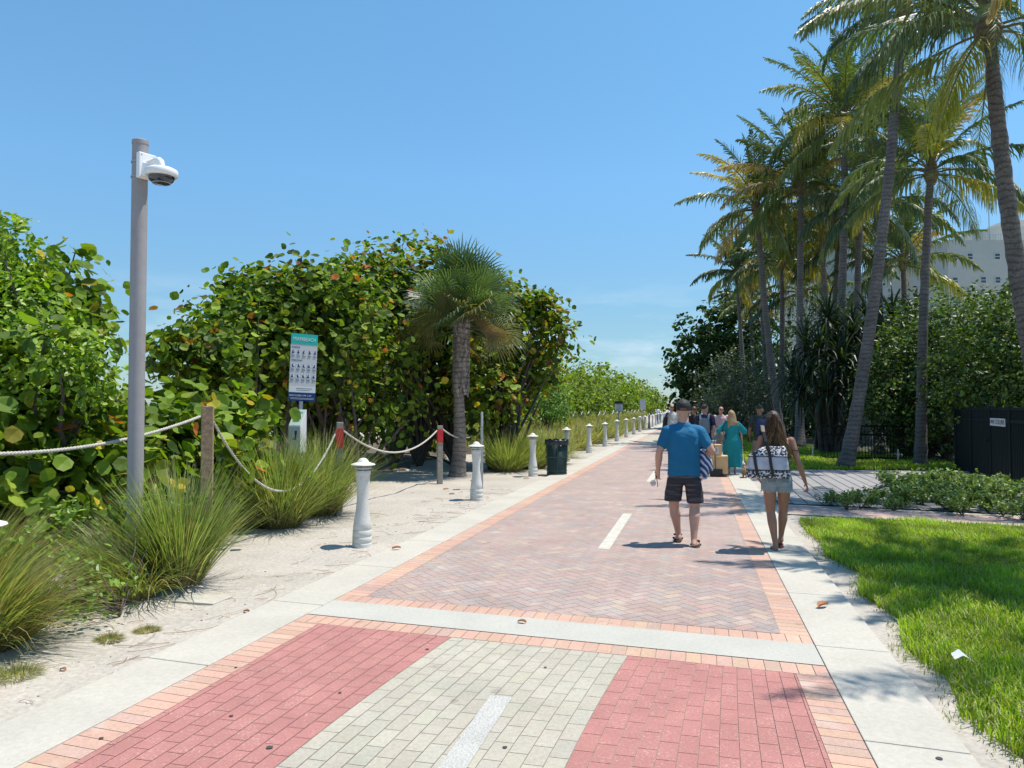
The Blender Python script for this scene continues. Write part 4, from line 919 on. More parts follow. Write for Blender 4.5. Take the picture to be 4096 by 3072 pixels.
for i, s in enumerate([31, 34.2, 37.6, 41, 44.4, 47.8, 51.2, 54.6, 58, 61.4, 64.8, 68.2, 71.6, 75, 79, 83, 87, 91, 96, 101, 107, 113, 120]):
    x, y, _ = PF(-8.35, s); h = 1.42 if i < 2 else 1.45
    post(x, y, h, .16 if i < 3 else .13, 'rope post on the dune, %s beyond the cabbage palm' % nth(i), 'wood_grey', notice=(i == 0), group='rope posts on the dune')
    rope(prev, (x, y, h-.08), .38, 'white rope span, %s beyond the cabbage palm' % nth(i), .030 if i < 8 else .045, False); prev = (x, y, h-.08)
# thin metal sign post by the palm
root = empty('sign_post', (GX(482,15.6), 15.6, 0), label='thin galvanised metal post with a small sign edge-on beside the cabbage palm', cat='sign post')
A = Acc(); A.box((0,0,.62), (.05,.035,1.5)); A.obj('post', M['galv'], root); A = Acc(); A.box((.0,.0,1.45), (.035,.22,.30)); A.obj('plate', M['sign_grey'], root)

def text(name, body, size, m, parent, loc, rot, width=None, align='CENTER', ex=.001):
    c = bpy.data.curves.new(name, 'FONT'); c.body = body; c.size = size; c.align_x = align; c.align_y = 'CENTER'; c.extrude = ex
    o = bpy.data.objects.new(name, c); COL.objects.link(o); bpy.context.view_layer.update()
    me = bpy.data.meshes.new_from_object(o); bpy.data.objects.remove(o)
    if width and len(me.vertices):
        xs_ = [v.co.x for v in me.vertices]; k_ = width/(max(xs_)-min(xs_))
        for v in me.vertices: v.co.x *= k_
    q = bpy.data.objects.new(name, me); COL.objects.link(q); me.materials.clear(); me.materials.append(M[m]); q.parent = parent; q.location = loc; q.rotation_euler = rot; return q
# beach rules sign
Ys = 12.3; sx_ = GX(297.5, Ys); root = empty('rules_sign', (sx_, Ys, 0), .38, label='tall teal, white and navy beach rules sign above the grass', cat='sign'); root.rotation_euler = (0, math.radians(2.2), math.radians(33))
SW, SB, SH = .44, 1.80, 1.10
def panel(name, z0, z1, m, y=0, rad=0): A = Acc(); A.box((0, y, (z0+z1)/2), (SW, .012, z1-z0)); return A.obj(name, M[m], root)
panel('panel', SB, SB+SH, 'sign_grey'); panel('header', SB+SH*.845, SB+SH+.002, 'teal_sign', -.003); panel('footer', SB-.002, SB+SH*.125, 'navy', -.003); panel('notice_strip', SB+SH*.127, SB+SH*.215, 'sign_white', -.0025)
RX = (math.pi/2, 0, 0)
text('lettering', 'MIAMIBEACH', .085, 'sign_white', root, (0, -.011, SB+SH*.918), RX, .37)
text('lettering', 'PLEASE DO', .032, 'navy', root, (-.135, -.008, SB+SH*.80), RX, .13); text('lettering', 'PLEASE DO NOT', .032, 'navy', root, (-.11, -.008, SB+SH*.605), RX, .18)
text('lettering', 'BEACH CLOSED 10 PM - 5 AM', .038, 'sign_white', root, (-.03, -.011, SB+SH*.078), RX, .36)
A = Acc(); D = Acc(); r = np.random.RandomState(9)
for row, zz in enumerate((.725, .52, .365)):
    for k in range(5):
        cx = -.18+k*.09; cz = SB+SH*zz
        if row: 
            pts = [(cx+.036*math.cos(t), -.0085, cz+.045*math.sin(t)) for t in np.linspace(0,6.283,17)[:-1]]; A = Acc(); A.add(pts+[(cx,-.0085,cz)], [(2*i, 2*i+1, (2*i+2)%16, 16) for i in range(8)]); A.obj('symbol_disc', M['sign_white'], root)
        D.box((cx+r.uniform(-.006,.006), -.010, cz), (.016, .002, .045), R=Matrix.Rotation(r.uniform(-.5,.5),3,'Y')); D.box((cx+r.uniform(-.014,.014), -.0102, cz-.012), (.034, .002, .018), R=Matrix.Rotation(r.uniform(-.6,.6),3,'Y'))
        D.box((cx+.004, -.0101, cz+.028), (.012,.002,.012))
        D.box((cx, -.010, cz-.062), (.062, .002, .005)); D.box((cx, -.010, cz-.072), (.05, .002, .004))
        if row: D.box((cx, -.0106, cz), (.003,.001,.085), R=Matrix.Rotation(-.8,3,'Y'))
D.box((.03, -.0085, SB+SH*.185), (.26,.002,.007)); D.box((.01, -.0085, SB+SH*.160), (.22,.002,.006))
D.obj('symbols', M['navy'], root)
A = Acc(); A.box((0, -.0112, SB+.045), (.40,.002,.006)); A.box((0, -.0112, SB+.028), (.38,.002,.005)); A.obj('small_print', M['sign_grey'], root)
A = Acc(); A.box((0, .035, 1.35), (.05,.05,2.9)); A.obj('post', M['galv'], root)
root = empty('dispenser_box', (GX(297.5,11.9), 11.9, .0), math.radians(-16), label='pale dispenser box with mint slanted top below the rules sign', cat='box'); root.scale = (.82,.82,1.0)
A = Acc(); A.add([(-.13,-.10,.98),(.13,-.10,.98),(.13,.12,.98),(-.13,.12,.98),(-.13,-.10,1.40),(.13,-.10,1.40),(.13,.12,1.66),(-.13,.12,1.66)], [(0,3,2,1),(4,5,6,7),(0,1,5,4),(2,3,7,6),(1,2,6,5),(0,4,7,3)]); bevel(A.obj('case', M['sign_white'], root), .004)
A = Acc(); A.add([(-.125,-.095,1.412),(.125,-.095,1.412),(.125,.115,1.660),(-.125,.115,1.660)], [(0,1,2,3)]); A.obj('mint_label', mat('mint', (.42,.55,.48), .8), root)
for i, tx in enumerate(("Don't","Be Trash","at Beach")): text('lettering', tx.replace("'", ''), .055, 'navy', root, (0, .07-.055*i, 1.612-.063*i), (math.radians(50),0,0), .15)
A = Acc(); A.box((.03,-.1035,1.30),(.05,.004,.06)); A.box((.03,-.1035,1.245),(.03,.004,.052)); A.box((.0,-.1035,1.20),(.06,.004,.04)); A.obj('printed_marks', M['navy'], root)
A = Acc(); A.box((0,.03,.49),(.06,.06,.98)); A.obj('post', M['galv'], root)
# distant notice sign
Yf = 46; root = empty('notice_sign', (GX(618.8,Yf), Yf, 0), -.1, label='small black and white notice on a pole over the far grass', cat='sign')
A = Acc(); A.box((0,0,1.70),(.46,.03,.46)); A.obj('plate', M['sign_white'], root); A = Acc(); A.box((0,-.01,1.97),(.50,.03,.16)); A.box((0,-.01,1.45),(.50,.03,.03)); A.obj('header', M['black'], root); A = Acc(); A.tube([(0,.02,-.1),(0,.02,1.5)], .04, 8); A.obj('pole', M['galv'], root)
text('lettering','NO SWIMMING',.05,'navy',root,(0,-.02,1.80),RX,.3) if False else None
A = Acc(); [A.box((0,-.018,1.84-.075*i),(.34-.05*(i%2),.004,.022)) for i in range(5)]; A.obj('print_lines', M['navy'], root)
root = empty('notice_sign', (GX(656-28+21,70), 70, 0), label='pale blank notice on a thin pole left of the far bin', cat='sign')
A = Acc(); A.box((-.6,0,1.95),(.55,.03,1.0)); A.obj('plate', M['sign_grey'], root); A = Acc(); A.tube([(-.6,.03,0),(-.6,.03,1.6)], .04, 6); A.obj('pole', M['galv'], root)
# far flag pole
A = Acc(); A.tube([(0,0,0),(0,0,10.5)], .09, 6); tag(A.obj('flag_pole', M['pole'], loc=(GX(704-28,160), 160, 0)), 'thin pole rising at the far end of the promenade', 'pole')
# camera pole
Yp = 7.35; px_ = GX(136.5, Yp); root = empty('camera_pole', (px_, Yp, 0), label='tall grey round pole at the left carrying a camera', cat='pole')
A = Acc(); A.tube([(0,0,-.1),(0,0,4.30)], .0735, 32); autosmooth(A.obj('shaft', M['pole'], root), 50)
A = Acc(); A.lathe([(0,4.285),(.0765,4.285),(.0775,4.30),(.0765,4.325),(.06,4.335),(0,4.337)], 28); autosmooth(A.obj('cap', M['pole'], root), 50)
zc = 4.05; ang = math.radians(-34)
root = empty('security_camera', (px_, Yp, zc), ang, label='white dome security camera on a wall arm strapped to the grey pole', cat='camera'); root.scale = (1.06,1.06,1.06)
A = Acc(); A.box((.105,0,.0), (.055,.165,.235)); bevel(A.obj('mount_box', M['white'], root), .008)
A = Acc(); A.add([(.132,-.07,-.10),(.132,.07,-.10),(.132,.05,.03),(.132,-.05,.03),(.175,-.045,-.11),(.175,.045,-.11),(.175,.03,.02),(.175,-.03,.02)], [(4,5,6,7),(0,4,7,3),(1,2,6,5),(0,1,5,4),(2,3,7,6)]); bevel(A.obj('arm_base', M['white'], root), .01)
A = Acc(); A.tube([(.13,0,.012),(.20,0,.020),(.27,0,.026),(.315,0,.020),(.345,0,-.002),(.355,0,-.035),(.355,0,-.06)], [.034,.030,.029,.029,.029,.029,.029], 16); A.obj('arm', M['white'], root, smooth=True)
A = Acc(); A.lathe([(.0,-.045),(.05,-.048),(.105,-.062),(.135,-.078),(.140,-.086),(.140,-.128),(.134,-.136),(.115,-.138),(.0,-.138)], 40, (.355,0,0)); autosmooth(A.obj('housing', M['white'], root), 45)
A = Acc(); A.lathe([(.113,-.139),(.110,-.155),(.098,-.178),(.072,-.197),(.038,-.207),(.0,-.210)], 36, (.355,0,0)); A.obj('dome', M['dome'], root, smooth=True)
A = Acc(); A.lathe([(.076,-.1965),(.080,-.194),(.078,-.200),(.073,-.2005),(.076,-.1965)], 32, (.355,0,0)); A.obj('lens_ring', M['galv'], root, smooth=True)
A = Acc()
for z in (-.085, .055): A.lathe([(.0755,z-.006),(.0775,z-.006),(.0775,z+.006),(.0755,z+.006)], 24); A.box((.09,-.05,z),(.03,.03,.022))
for (b, c_) in ((-.06,.095),(.06,.095),(-.06,-.095)): A.box((.1335,b,c_),(.004,.010,.010))
A.obj('straps', M['galv'], root)

# gate fence on the right
def fence_panel(A, p, q, h, bars, rail=(.06,.84,.0), bw=.022, z0=.05):
    p, q = np.array(p), np.array(q); d = q-p; L = np.linalg.norm(d); u = d/L; R = np.array([[u[0],-u[1],0],[u[1],u[0],0],[0,0,1]]); c = (p+q)/2
    for z in (z0+.03, h-.30, h-.03): A.box((c[0],c[1],z), (L,.045,.06 if z < h-.1 else .06), R=R)
    for k in range(bars): t = (k+.5)/bars; A.box((p[0]+d[0]*t, p[1]+d[1]*t, (z0+h)/2), (bw,.025,h-z0), R=R)
gp = [(12.15,20.6),(11.6,19.0),(11.2,17.6),(10.6,16.0),(10.05,14.4),(9.6,13.0)]
root = empty('gate_fence', (11.4,17.5,0), label='dark green slatted metal gate fence at the right edge', cat='fence'); off = np.array((11.4,17.5))
for i in range(len(gp)-1):
    A = Acc(); p, q = np.array(gp[i])-off, np.array(gp[i+1])-off; fence_panel(A, p, q, 1.69, 15, bw=.030); A.obj('slat_panel', M['fence'], root)
for g_ in gp: A = Acc(); A.box((g_[0]-off[0], g_[1]-off[1], .86), (.085,.085,1.74)); bevel(A.obj('gate_post', M['fence'], root), .004)
A = Acc(); A.box((11.2-off[0]-.07, 17.6-off[1]+.1, .92), (.05,.12,.05)); A.obj('latch', M['fence'], root)
g0, g1 = np.array(gp[2]), np.array(gp[3]); d = (g1-g0)/np.linalg.norm(g1-g0); c_ = g0*.52+g1*.48; ra = math.atan2(d[1], d[0]); nrm = np.array((d[1], -d[0])); nrm = nrm if nrm[0] < 0 else -nrm
root = empty('address_sign', (c_[0]+nrm[0]*.05, c_[1]+nrm[1]*.05, 1.36), ra, label='small white address plate reading 4441 COLLINS on the dark gate', cat='sign')
A = Acc(); A.box((0,0,0),(1.30,.012,.17)); A.obj('plate', M['sign_white'], root)
text('lettering', '4441 COLLINS', .15, 'black', root, (0,-.009,0), RX, 1.22)
root = empty('picket_fence', (9.5,22.0,0), label='low dark picket fence in the shade behind the palm trunks', cat='fence'); off = np.array((9.5,22.0))
pk = [(9.9+i*1.0, 24.2-i*.2) for i in range(4)]
for i in range(3): A = Acc(); fence_panel(A, np.array(pk[i])-off, np.array(pk[i+1])-off, 1.12, 11, bw=.016); A.obj('picket_panel', M['fence'], root)
for i, (px, py, lb) in enumerate(((812,449,'small white marker stake in the grass left of the pale palm'),(897,452,'small white marker stake right of the pale palm'))):
    Y = F_PX*CAM_H/(py+8-HOR)*.97; A = Acc(); A.box((0,0,.18),(.035,.03,.42)); tag(A.obj('marker_stake', M['sign_white'], loc=(GX(px,Y),Y,0)), lb, 'stake')

# building
Yb = 112; root = empty('hotel_building', (GX(985,Yb), Yb, 0), label='white multi-storey building showing between palms at the right', cat='building')
def bb(name, px0, px1, top, bot, Y, depth, m, zb=None):
    a = GX(px0, Y)-root.location.x; b = GX(px1, Y)-root.location.x; zt = W(0,top,Y)[2]; z0 = 0 if bot is None else W(0,bot,Y)[2]
    A = Acc(); A.box(((a+b)/2, Y+depth/2-Yb, (z0+zt)/2), (b-a, depth, zt-z0)); return A.obj(name, M[m], root)
bb('main_block', 950, 1090, 240, None, Yb, 30, 'wall'); bb('side_wing', 925, 949.5, 243.5, None, Yb+9, 20, 'wall'); bb('left_wing', 818, 862, 236, None, Yb+30, 20, 'wall')
bb('roof_house', 1000, 1050, 226, 240.2, Yb+6, 8, 'wall_sun_tone'); bb('roof_house', 975, 1000, 232, 240.2, Yb+10, 8, 'wall_sun_tone'); bb('roof_house', 1010, 1040, 220, 226.2, Yb+8, 5, 'wall_sun_tone')
def win(px, py, Y=Yb, w_=.78, h_=.95):
    x = GX(px,Y)-root.location.x; z = W(0,py,Y)[2]; A = Acc(); y = Y-Yb
    A.box((x,y-.03,z+h_/2),(w_+.14,.1,.06)); A.box((x,y-.03,z-h_/2),(w_+.14,.16,.07)); A.box((x-w_/2,y-.03,z),(.04,.1,h_)); A.box((x+w_/2,y-.03,z),(.04,.1,h_)); A.box((x,y-.03,z),(w_,.1,.07)); f = A.obj('window', M['frame'], root)
    A = Acc(); A.box((x,y-.02,z),(w_-.04,.05,h_-.04)); A.obj('pane', M['glass'], f)
for px, py in ((957,257.5),(972.5,256.5),(957,280.5),(985.5,280),(1016,256.5),(1016,280.5),(930,260),(936,283),(957,303.5),(985.5,303),(1000,256.5),(1000,280),(972.5,303),(1035,256.5),(1035,280.5)): win(px, py, Yb if px > 950 else Yb+9)
A = Acc(); z = W(0,240,Yb)[2]
for i in range(40): x = GX(950+i*2.6,Yb)-root.location.x; A.box((x,.15,z+.45),(.05,.05,.9))
A.box((GX(1000,Yb)-root.location.x,.15,z+.9),(GX(1090,Yb)-GX(930,Yb)-5,.06,.06)); A.obj('roof_railing', M['galv'], root)
A = Acc()
for px, h in ((975,4.5),(1001,8.5),(984,3.2),(986,3.2)): x = GX(px,Yb)-root.location.x; A.tube([(x,2,z),(x,2,z+h)], .06, 5)
A.obj('aerials', M['pole'], root)

# ------------------------------------------------------------------ PEOPLE
def cap_(p0, r0, p1, r1, sq=(1,1,1), seg=14, flat=False):
    p0, p1 = np.array(p0, float), np.array(p1, float); d = p1-p0; L = np.linalg.norm(d); d /= L+1e-9
    a = np.array((1.,0,0)) if abs(d[0]) < .8 else np.array((0,1.,0)); x = a-d*a.dot(d); x /= np.linalg.norm(x); y = np.cross(d, x); rings = []
    if flat: pr = [(0,1e-3),(0,r0),(L,r1),(L,1e-3)]
    else: pr = [(-r0*math.cos(t), max(1e-3, r0*math.sin(t))) for t in (0,.4,.8,1.2)] + [(0,r0),(L,r1)] + [(L+r1*math.cos(t), max(1e-3, r1*math.sin(t))) for t in (1.2,.8,.4,0)]
    V = []
    for s, r in pr:
        for j in range(seg): t = 6.28319*j/seg; V.append(p0+d*s+(x*math.cos(t)+y*math.sin(t))*r)
    V = np.array(V); ax = p0 + np.outer((V-p0)@d, d); V = ax + (V-ax)*np.array(sq)
    F_ = [(i*seg+j, i*seg+(j+1)%seg, (i+1)*seg+(j+1)%seg, (i+1)*seg+j) for i in range(len(pr)-1) for j in range(seg)]; n = (len(pr)-1)*seg
    F_ += [tuple(range(seg))[::-1], tuple(range(n, n+seg))]; return V, F_
def ell_(c, r, tilt=(0,0,0)):
    V = []; sg, rg = 18, 11; R = np.array(Matrix.Rotation(tilt[2],3,'Z')@Matrix.Rotation(tilt[1],3,'Y')@Matrix.Rotation(tilt[0],3,'X'))
    for i in range(rg):
        a = -math.pi/2+math.pi*(i+.02)/(rg-1+.04)
        for j in range(sg): t = 6.28319*j/sg; V.append((r[0]*math.cos(a)*math.cos(t), r[1]*math.cos(a)*math.sin(t), r[2]*math.sin(a)))
    V = np.array(V)@R.T+np.array(c); F_ = [(i*sg+j, i*sg+(j+1)%sg, (i+1)*sg+(j+1)%sg, (i+1)*sg+j) for i in range(rg-1) for j in range(sg)]; n = (rg-1)*sg
    return V, F_+[tuple(range(sg))[::-1], tuple(range(n, n+sg))]
def loft_(rings, ex=2.5, sg=28):
    V = []
    for (x, y, z, rx, ry) in rings:
        for j in range(sg):
            t = 6.28319*j/sg; c, s = math.cos(t), math.sin(t); V.append((x+rx*math.copysign(abs(c)**(2/ex), c), y+ry*math.copysign(abs(s)**(2/ex), s), z))
    F_ = [(i*sg+j, i*sg+(j+1)%sg, (i+1)*sg+(j+1)%sg, (i+1)*sg+j) for i in range(len(rings)-1) for j in range(sg)]; n = (len(rings)-1)*sg
    return np.array(V), F_+[tuple(range(sg))[::-1], tuple(range(n, n+sg))]
def blob(name, prims, m, parent, vox=.012, sm=5, wrinkle=0, fold=None):
    me = bpy.data.meshes.new(name); V = []; F_ = []
    for v, f in prims: b = len(V); V += [tuple(q) for q in v]; F_ += [tuple(i+b for i in g_) for g_ in f]
    me.from_pydata(V, [], F_); o = bpy.data.objects.new(name, me); COL.objects.link(o)
    md = o.modifiers.new('r', 'REMESH'); md.mode = 'VOXEL'; md.voxel_size = vox; md.use_smooth_shade = True
    if sm: ms = o.modifiers.new('s', 'SMOOTH'); ms.iterations = sm; ms.factor = .5
    dg = bpy.context.evaluated_depsgraph_get(); me2 = bpy.data.meshes.new_from_object(o.evaluated_get(dg)); bpy.data.objects.remove(o); bpy.data.meshes.remove(me)
    me2.name = name
    if wrinkle:
        for v in me2.vertices:
            q = v.co; a = noise.noise(Vector((q.x*7, q.y*7, q.z*5+3)))+.5*noise.noise(Vector((q.x*16, q.y*16, q.z*11)));
            v.co = q + v.normal*a*wrinkle
    me2.materials.clear(); q = link(name, me2, m, parent); me2.polygons.foreach_set('use_smooth', np.ones(len(me2.polygons), bool)); return q
def L3(a, b, t): return np.array(a)*(1-t)+np.array(b)*t
def hand_prims(w_, d, side, k=1.0, curl=.7, palm=None):
    """w_ wrist, d unit direction of the forearm; palm normal = body side; five bent fingers"""
    d = np.array(d, float); d /= np.linalg.norm(d); n = np.array((-side, 0, 0.)) if palm is None else np.array(palm, float); n = n-d*n.dot(d); n /= np.linalg.norm(n); s = np.cross(d, n)
    if s[1] < 0: s = -s
    P = []; c = np.array(w_)+d*.045*k
    for q in (-.026,-.009,.009,.024): P.append(cap_(np.array(w_)+s*q*.6*k, .017*k, c+d*.04*k+s*q*k, .0125*k))
    for i, (q, l) in enumerate(((.030,.066),(.011,.076),(-.009,.070),(-.028,.054))):
        b = c+d*.045*k+s*q*k; a1 = curl*.5; j1 = b+(d*math.cos(a1)+n*math.sin(a1))*l*.5*k; a2 = curl*1.5; j2 = j1+(d*math.cos(a2)+n*math.sin(a2))*l*.32*k; a3 = curl*2.4; j3 = j2+(d*math.cos(a3)+n*math.sin(a3))*l*.22*k
        P += [cap_(b, .0095*k, j1, .0088*k), cap_(j1, .0088*k, j2, .008*k), cap_(j2, .008*k, j3, .0072*k)]
    b = c-d*.012*k+s*.030*k; j1 = b+(d*.6+s*.55+n*.35)*.036*k; j2 = j1+(d*.85+s*.1+n*.5)*.030*k; P += [cap_(b, .013*k, j1, .0105*k), cap_(j1, .0105*k, j2, .009*k)]
    return P
def arm_prims(sh, el, wr, k=1.0, bulk=1.0, fem=False):
    f = .82 if fem else 1.0; b = bulk*f*k
    el = np.array(el); wr = np.array(wr); sh = np.array(sh); m1 = L3(sh, el, .45); m2 = L3(el, wr, .3)
    return [cap_(sh, .058*b, m1, .050*b), cap_(m1, .050*b, el, .038*b), cap_(el, .038*b, m2, .041*b), cap_(m2, .041*b, wr, .024*b, )]
def leg_prims(hp, kn, an, heel, toe, k=1.0, bulk=1.0):
    hp, kn, an, heel, toe = map(np.array, (hp, kn, an, heel, toe)); b = bulk*k; c = L3(kn, an, .30)+np.array((0,-.018*k,0)); m = L3(hp, kn, .5)
    return [cap_(hp, .088*b, m, .072*b), cap_(m, .072*b, kn, .053*b), cap_(kn, .052*b, c, .056*b), cap_(c, .056*b, L3(kn,an,.72), .038*b), cap_(L3(kn,an,.72), .038*b, an, .030*b), cap_(an, .031*b, heel, .030*k), cap_(heel, .029*k, L3(heel,toe,.6), .033*k), cap_(L3(heel,toe,.6), .034*k, toe, .022*k, (1.25,1,.7)), cap_(an, .028*b, L3(heel,toe,.55), .026*k)]
def head_prims(c, k=1.0, yaw=0, pitch=0, fem=False):
    """c = centre of the skull; +y is where the face looks before yaw"""
    f = .95 if fem else 1.0; R = Matrix.Rotation(yaw,3,'Z')@Matrix.Rotation(pitch,3,'X'); c = np.array(c)
    def T(p): return c+np.array(R@Vector(p))*k*f
    def E(p, r): v, q = ell_((0,0,0), r); v = (np.array([np.array(R@Vector(x)) for x in v])*k*f); return v+T(p), q
    return [E((0,-.008,.02),(.076,.094,.098)), E((0,.022,-.035),(.062,.070,.085)), E((0,.055,-.085),(.038,.032,.028)), E((0,.093,-.018),(.012,.016,.024)), E((0,.088,-.060),(.025,.010,.008)), E((0,.080,.012),(.052,.016,.010)),
            E((.077,-.005,-.018),(.010,.020,.032)), E((-.077,-.005,-.018),(.010,.020,.032)), E((0,-.055,-.05),(.052,.045,.06))], T
def skin(name, c): return mat(name, c, .55, n1=(7,.08), n2=(40,.05), transl=0)
SK = {'fair': skin('fair skin', (.52,.29,.21)), 'tan': skin('tanned skin', (.36,.175,.105)), 'pink': skin('ruddy skin', (.48,.25,.18)), 'dark': skin('dark skin', (.12,.06,.04))}
def cloth(name, c, r_=.85, **k): return mat(name, c, r_, n1=(4,.09), n2=(160,.06), bump=3.0, bscale=9, **k)
def person(x, y, yaw, label): return empty('person', (x, y, 0), yaw, label=label, cat='person')
def shades(T, k, par, m='black'):
    A = Acc()
    for sx__ in (-1, 1):
        c = T((sx__*.033,.092,.012)); A.box(c, (.050*k,.012*k,.032*k)); A.tube([T((sx__*.058,.085,.014)), T((sx__*.082,.0,.008))], .003*k, 4)
    A.box(T((0,.098,.016)), (.02*k,.008*k,.008*k)); return A.obj('sunglasses', M[m], par)
PY = -math.radians(14)

# 1 man in blue shirt ------------------------------------------------
mx_, my_ = 2.10, 9.22
P = person(mx_, my_, PY, 'man in black cap, blue t-shirt and dark shorts walking away, towel under his arm')
hd_, T = head_prims((.0,.03,1.665), 1.0, 0, .10)
shL, shR = (-.192,-.01,1.405), (.192,-.01,1.405)
elL, wrL = (-.292,-.04,1.145), (-.315,.07,.915); elR, wrR = (.335,-.02,1.165), (.20,.19,1.085)
body = hd_+[cap_((0,.0,1.44),.068,(0,.02,1.60),.060), loft_([(0,0,.86,.16,.10),(0,0,1.0,.155,.10),(0,0,1.25,.175,.11),(0,0,1.40,.17,.09),(0,0,1.47,.08,.06)])]
body += arm_prims(shL, elL, wrL, 1.0, 1.12)+arm_prims(shR, elR, wrR, 1.0, 1.15)+hand_prims(wrL, np.array(wrL)-np.array(elL), -1, 1.02, .75, palm=(.5,.8,0))+hand_prims(wrR, np.array(wrR)-np.array(elR), 1, 1.0, .6)
body += leg_prims((-.095,0,.88), (-.125,.10,.49), (-.075,.20,.115), (-.07,.17,.075), (-.10,.36,.045), 1.0, 1.16)+leg_prims((.095,0,.88), (.125,.02,.49), (.115,-.10,.095), (.115,-.14,.055), (.155,.06,.035), 1.0, 1.18)
blob('body', body, SK['fair'], P, .0075, 3)
BLUE = cloth('blue shirt', (.004,.125,.255)); 
sh = [loft_([(.0,-.005,.865,.198,.130),(0,-.005,.95,.196,.132),(0,-.01,1.10,.192,.132),(0,-.01,1.24,.198,.137),(0,-.01,1.34,.200,.126),(0,-.005,1.40,.180,.108),(0,0,1.445,.135,.088),(0,.005,1.50,.085,.074),(0,.01,1.52,.068,.066)], 2.7),
      cap_((-.192,-.01,1.402),.077,(-.252,-.026,1.235),.069), cap_((.192,-.01,1.402),.077,(.275,-.016,1.25),.068), cap_((-.12,0,1.42),.070,(-.192,-.01,1.402),.077), cap_((.12,0,1.42),.070,(.192,-.01,1.402),.077), ell_((-.085,-.075,1.33),(.09,.06,.11)), ell_((.085,-.075,1.33),(.09,.06,.11))]
blob('shirt', sh, BLUE, P, .010, 5, .011)
SHT = mat('striped dark shorts', (.030,.028,.036), .85, n2=(40,.1), extra=None)
def stripes(t, cs, co):
    N = t.nodes; L = t.links; mp_ = N.new('ShaderNodeMapping'); mp_.inputs['Scale'].default_value = (4,4,42); L.new(co, mp_.inputs[0]); z = N.new('ShaderNodeTexNoise'); z.inputs['Scale'].default_value = 1.0; z.inputs['Detail'].default_value = 3; L.new(mp_.outputs[0], z.inputs['Vector'])
    r = N.new('ShaderNodeMapRange'); r.inputs[1].default_value = .5; r.inputs[2].default_value = .68; L.new(z.outputs[0], r.inputs[0]); m = N.new('ShaderNodeMix'); m.data_type = 'RGBA'; m.inputs[7].default_value = (.10,.088,.10,1); L.new(r.outputs[0], m.inputs[0]); L.new(cs, m.inputs[6]); return m.outputs[2]
SHT = mat('striped dark shorts', (.028,.026,.034), .85, extra=stripes)
blob('shorts', [loft_([(0,0,.78,.190,.125),(0,0,.86,.185,.125),(0,0,.94,.176,.120)]), loft_([(-.135,.065,.545,.106,.110),(-.122,.045,.66,.108,.112),(-.100,.01,.83,.098,.115)],2.4), loft_([(.135,.03,.530,.104,.108),(.122,.02,.66,.108,.112),(.100,.0,.83,.098,.115)],2.4)], SHT, P, .011, 3, .008)
blob('cap', [ell_((0,.022,1.712),(.089,.106,.085)), loft_([(0,.018,1.655,.088,.103),(0,.022,1.715,.089,.106)],2.0), cap_((-.04,.13,1.69),.018,(.04,.13,1.69),.018), cap_((-.035,.175,1.68),.012,(.035,.175,1.68),.012)], cloth('black cap', (.014,.014,.016), .7), P, .007, 4)
A = Acc(); A.add([(-.045,-.0905,1.665),(.045,-.0905,1.665),(.03,-.0935,1.690),(-.03,-.0935,1.690)], [(0,1,2,3)]); A.obj('cap_opening', mat('cropped hair', (.16,.09,.05), .8), P)
for (c, yw) in (((-.10,.36,.0),0),((.155,.06,.0),-.18)):
    hl = (-.07,.16) if c[0] < 0 else (.115,-.15)
    z0 = .02 if c[0] < 0 else .0
    q = blob('sandal', [loft_([( (hl[0]+c[0])/2*1.0, (hl[1]+c[1])/2, z0+.004, .050, .14),((hl[0]+c[0])/2,(hl[1]+c[1])/2, z0+.026,.052,.142)],3), cap_(((hl[0]+c[0])/2-.055,(hl[1]+c[1])/2+.045,z0+.03),.015,((hl[0]+c[0])/2+.055,(hl[1]+c[1])/2+.045,z0+.03),.015), cap_(((hl[0]+c[0])/2-.04,(hl[1]+c[1])/2+.045,z0+.075),.016,((hl[0]+c[0])/2+.04,(hl[1]+c[1])/2+.045,z0+.075),.016)], cloth('sandal', (.02,.015,.015), .6), P, .008, 2)
# watch-free; eyeglasses in left hand
lx, ly, _ = (mx_+(-.330)*math.cos(PY)-(.10)*math.sin(PY), my_+(-.330)*math.sin(PY)+(.10)*math.cos(PY), 0)
root = empty('sunglasses', (lx, ly, .80), PY, label='brown sunglasses dangling from the blue-shirt man\'s left hand', cat='sunglasses')
A = Acc(); A.tube([(-.01,0,.05),(.005,-.02,-.02),(.012,-.02,-.085),(.005,-.02,-.09)], .0045, 6); A.tube([(.0,0,.04),(-.02,-.01,-.0)], .004, 6); A.tube([(-.045+.03*math.cos(t), -.018, -.045+.036*math.sin(t)) for t in np.linspace(0,6.28,14)]+[(-.015,-.018,-.045)], .0035, 5); A.obj('frame', mat('tortoise', (.09,.04,.03), .3), root)
A = Acc(); A.lathe([(0,0),(.026,0),(.026,.002),(0,.002)], 14); o = A.obj('lens', M['sign_grey'], root, loc=(-.045,-.018,-.045)); o.rotation_euler = (math.pi/2,0,0)
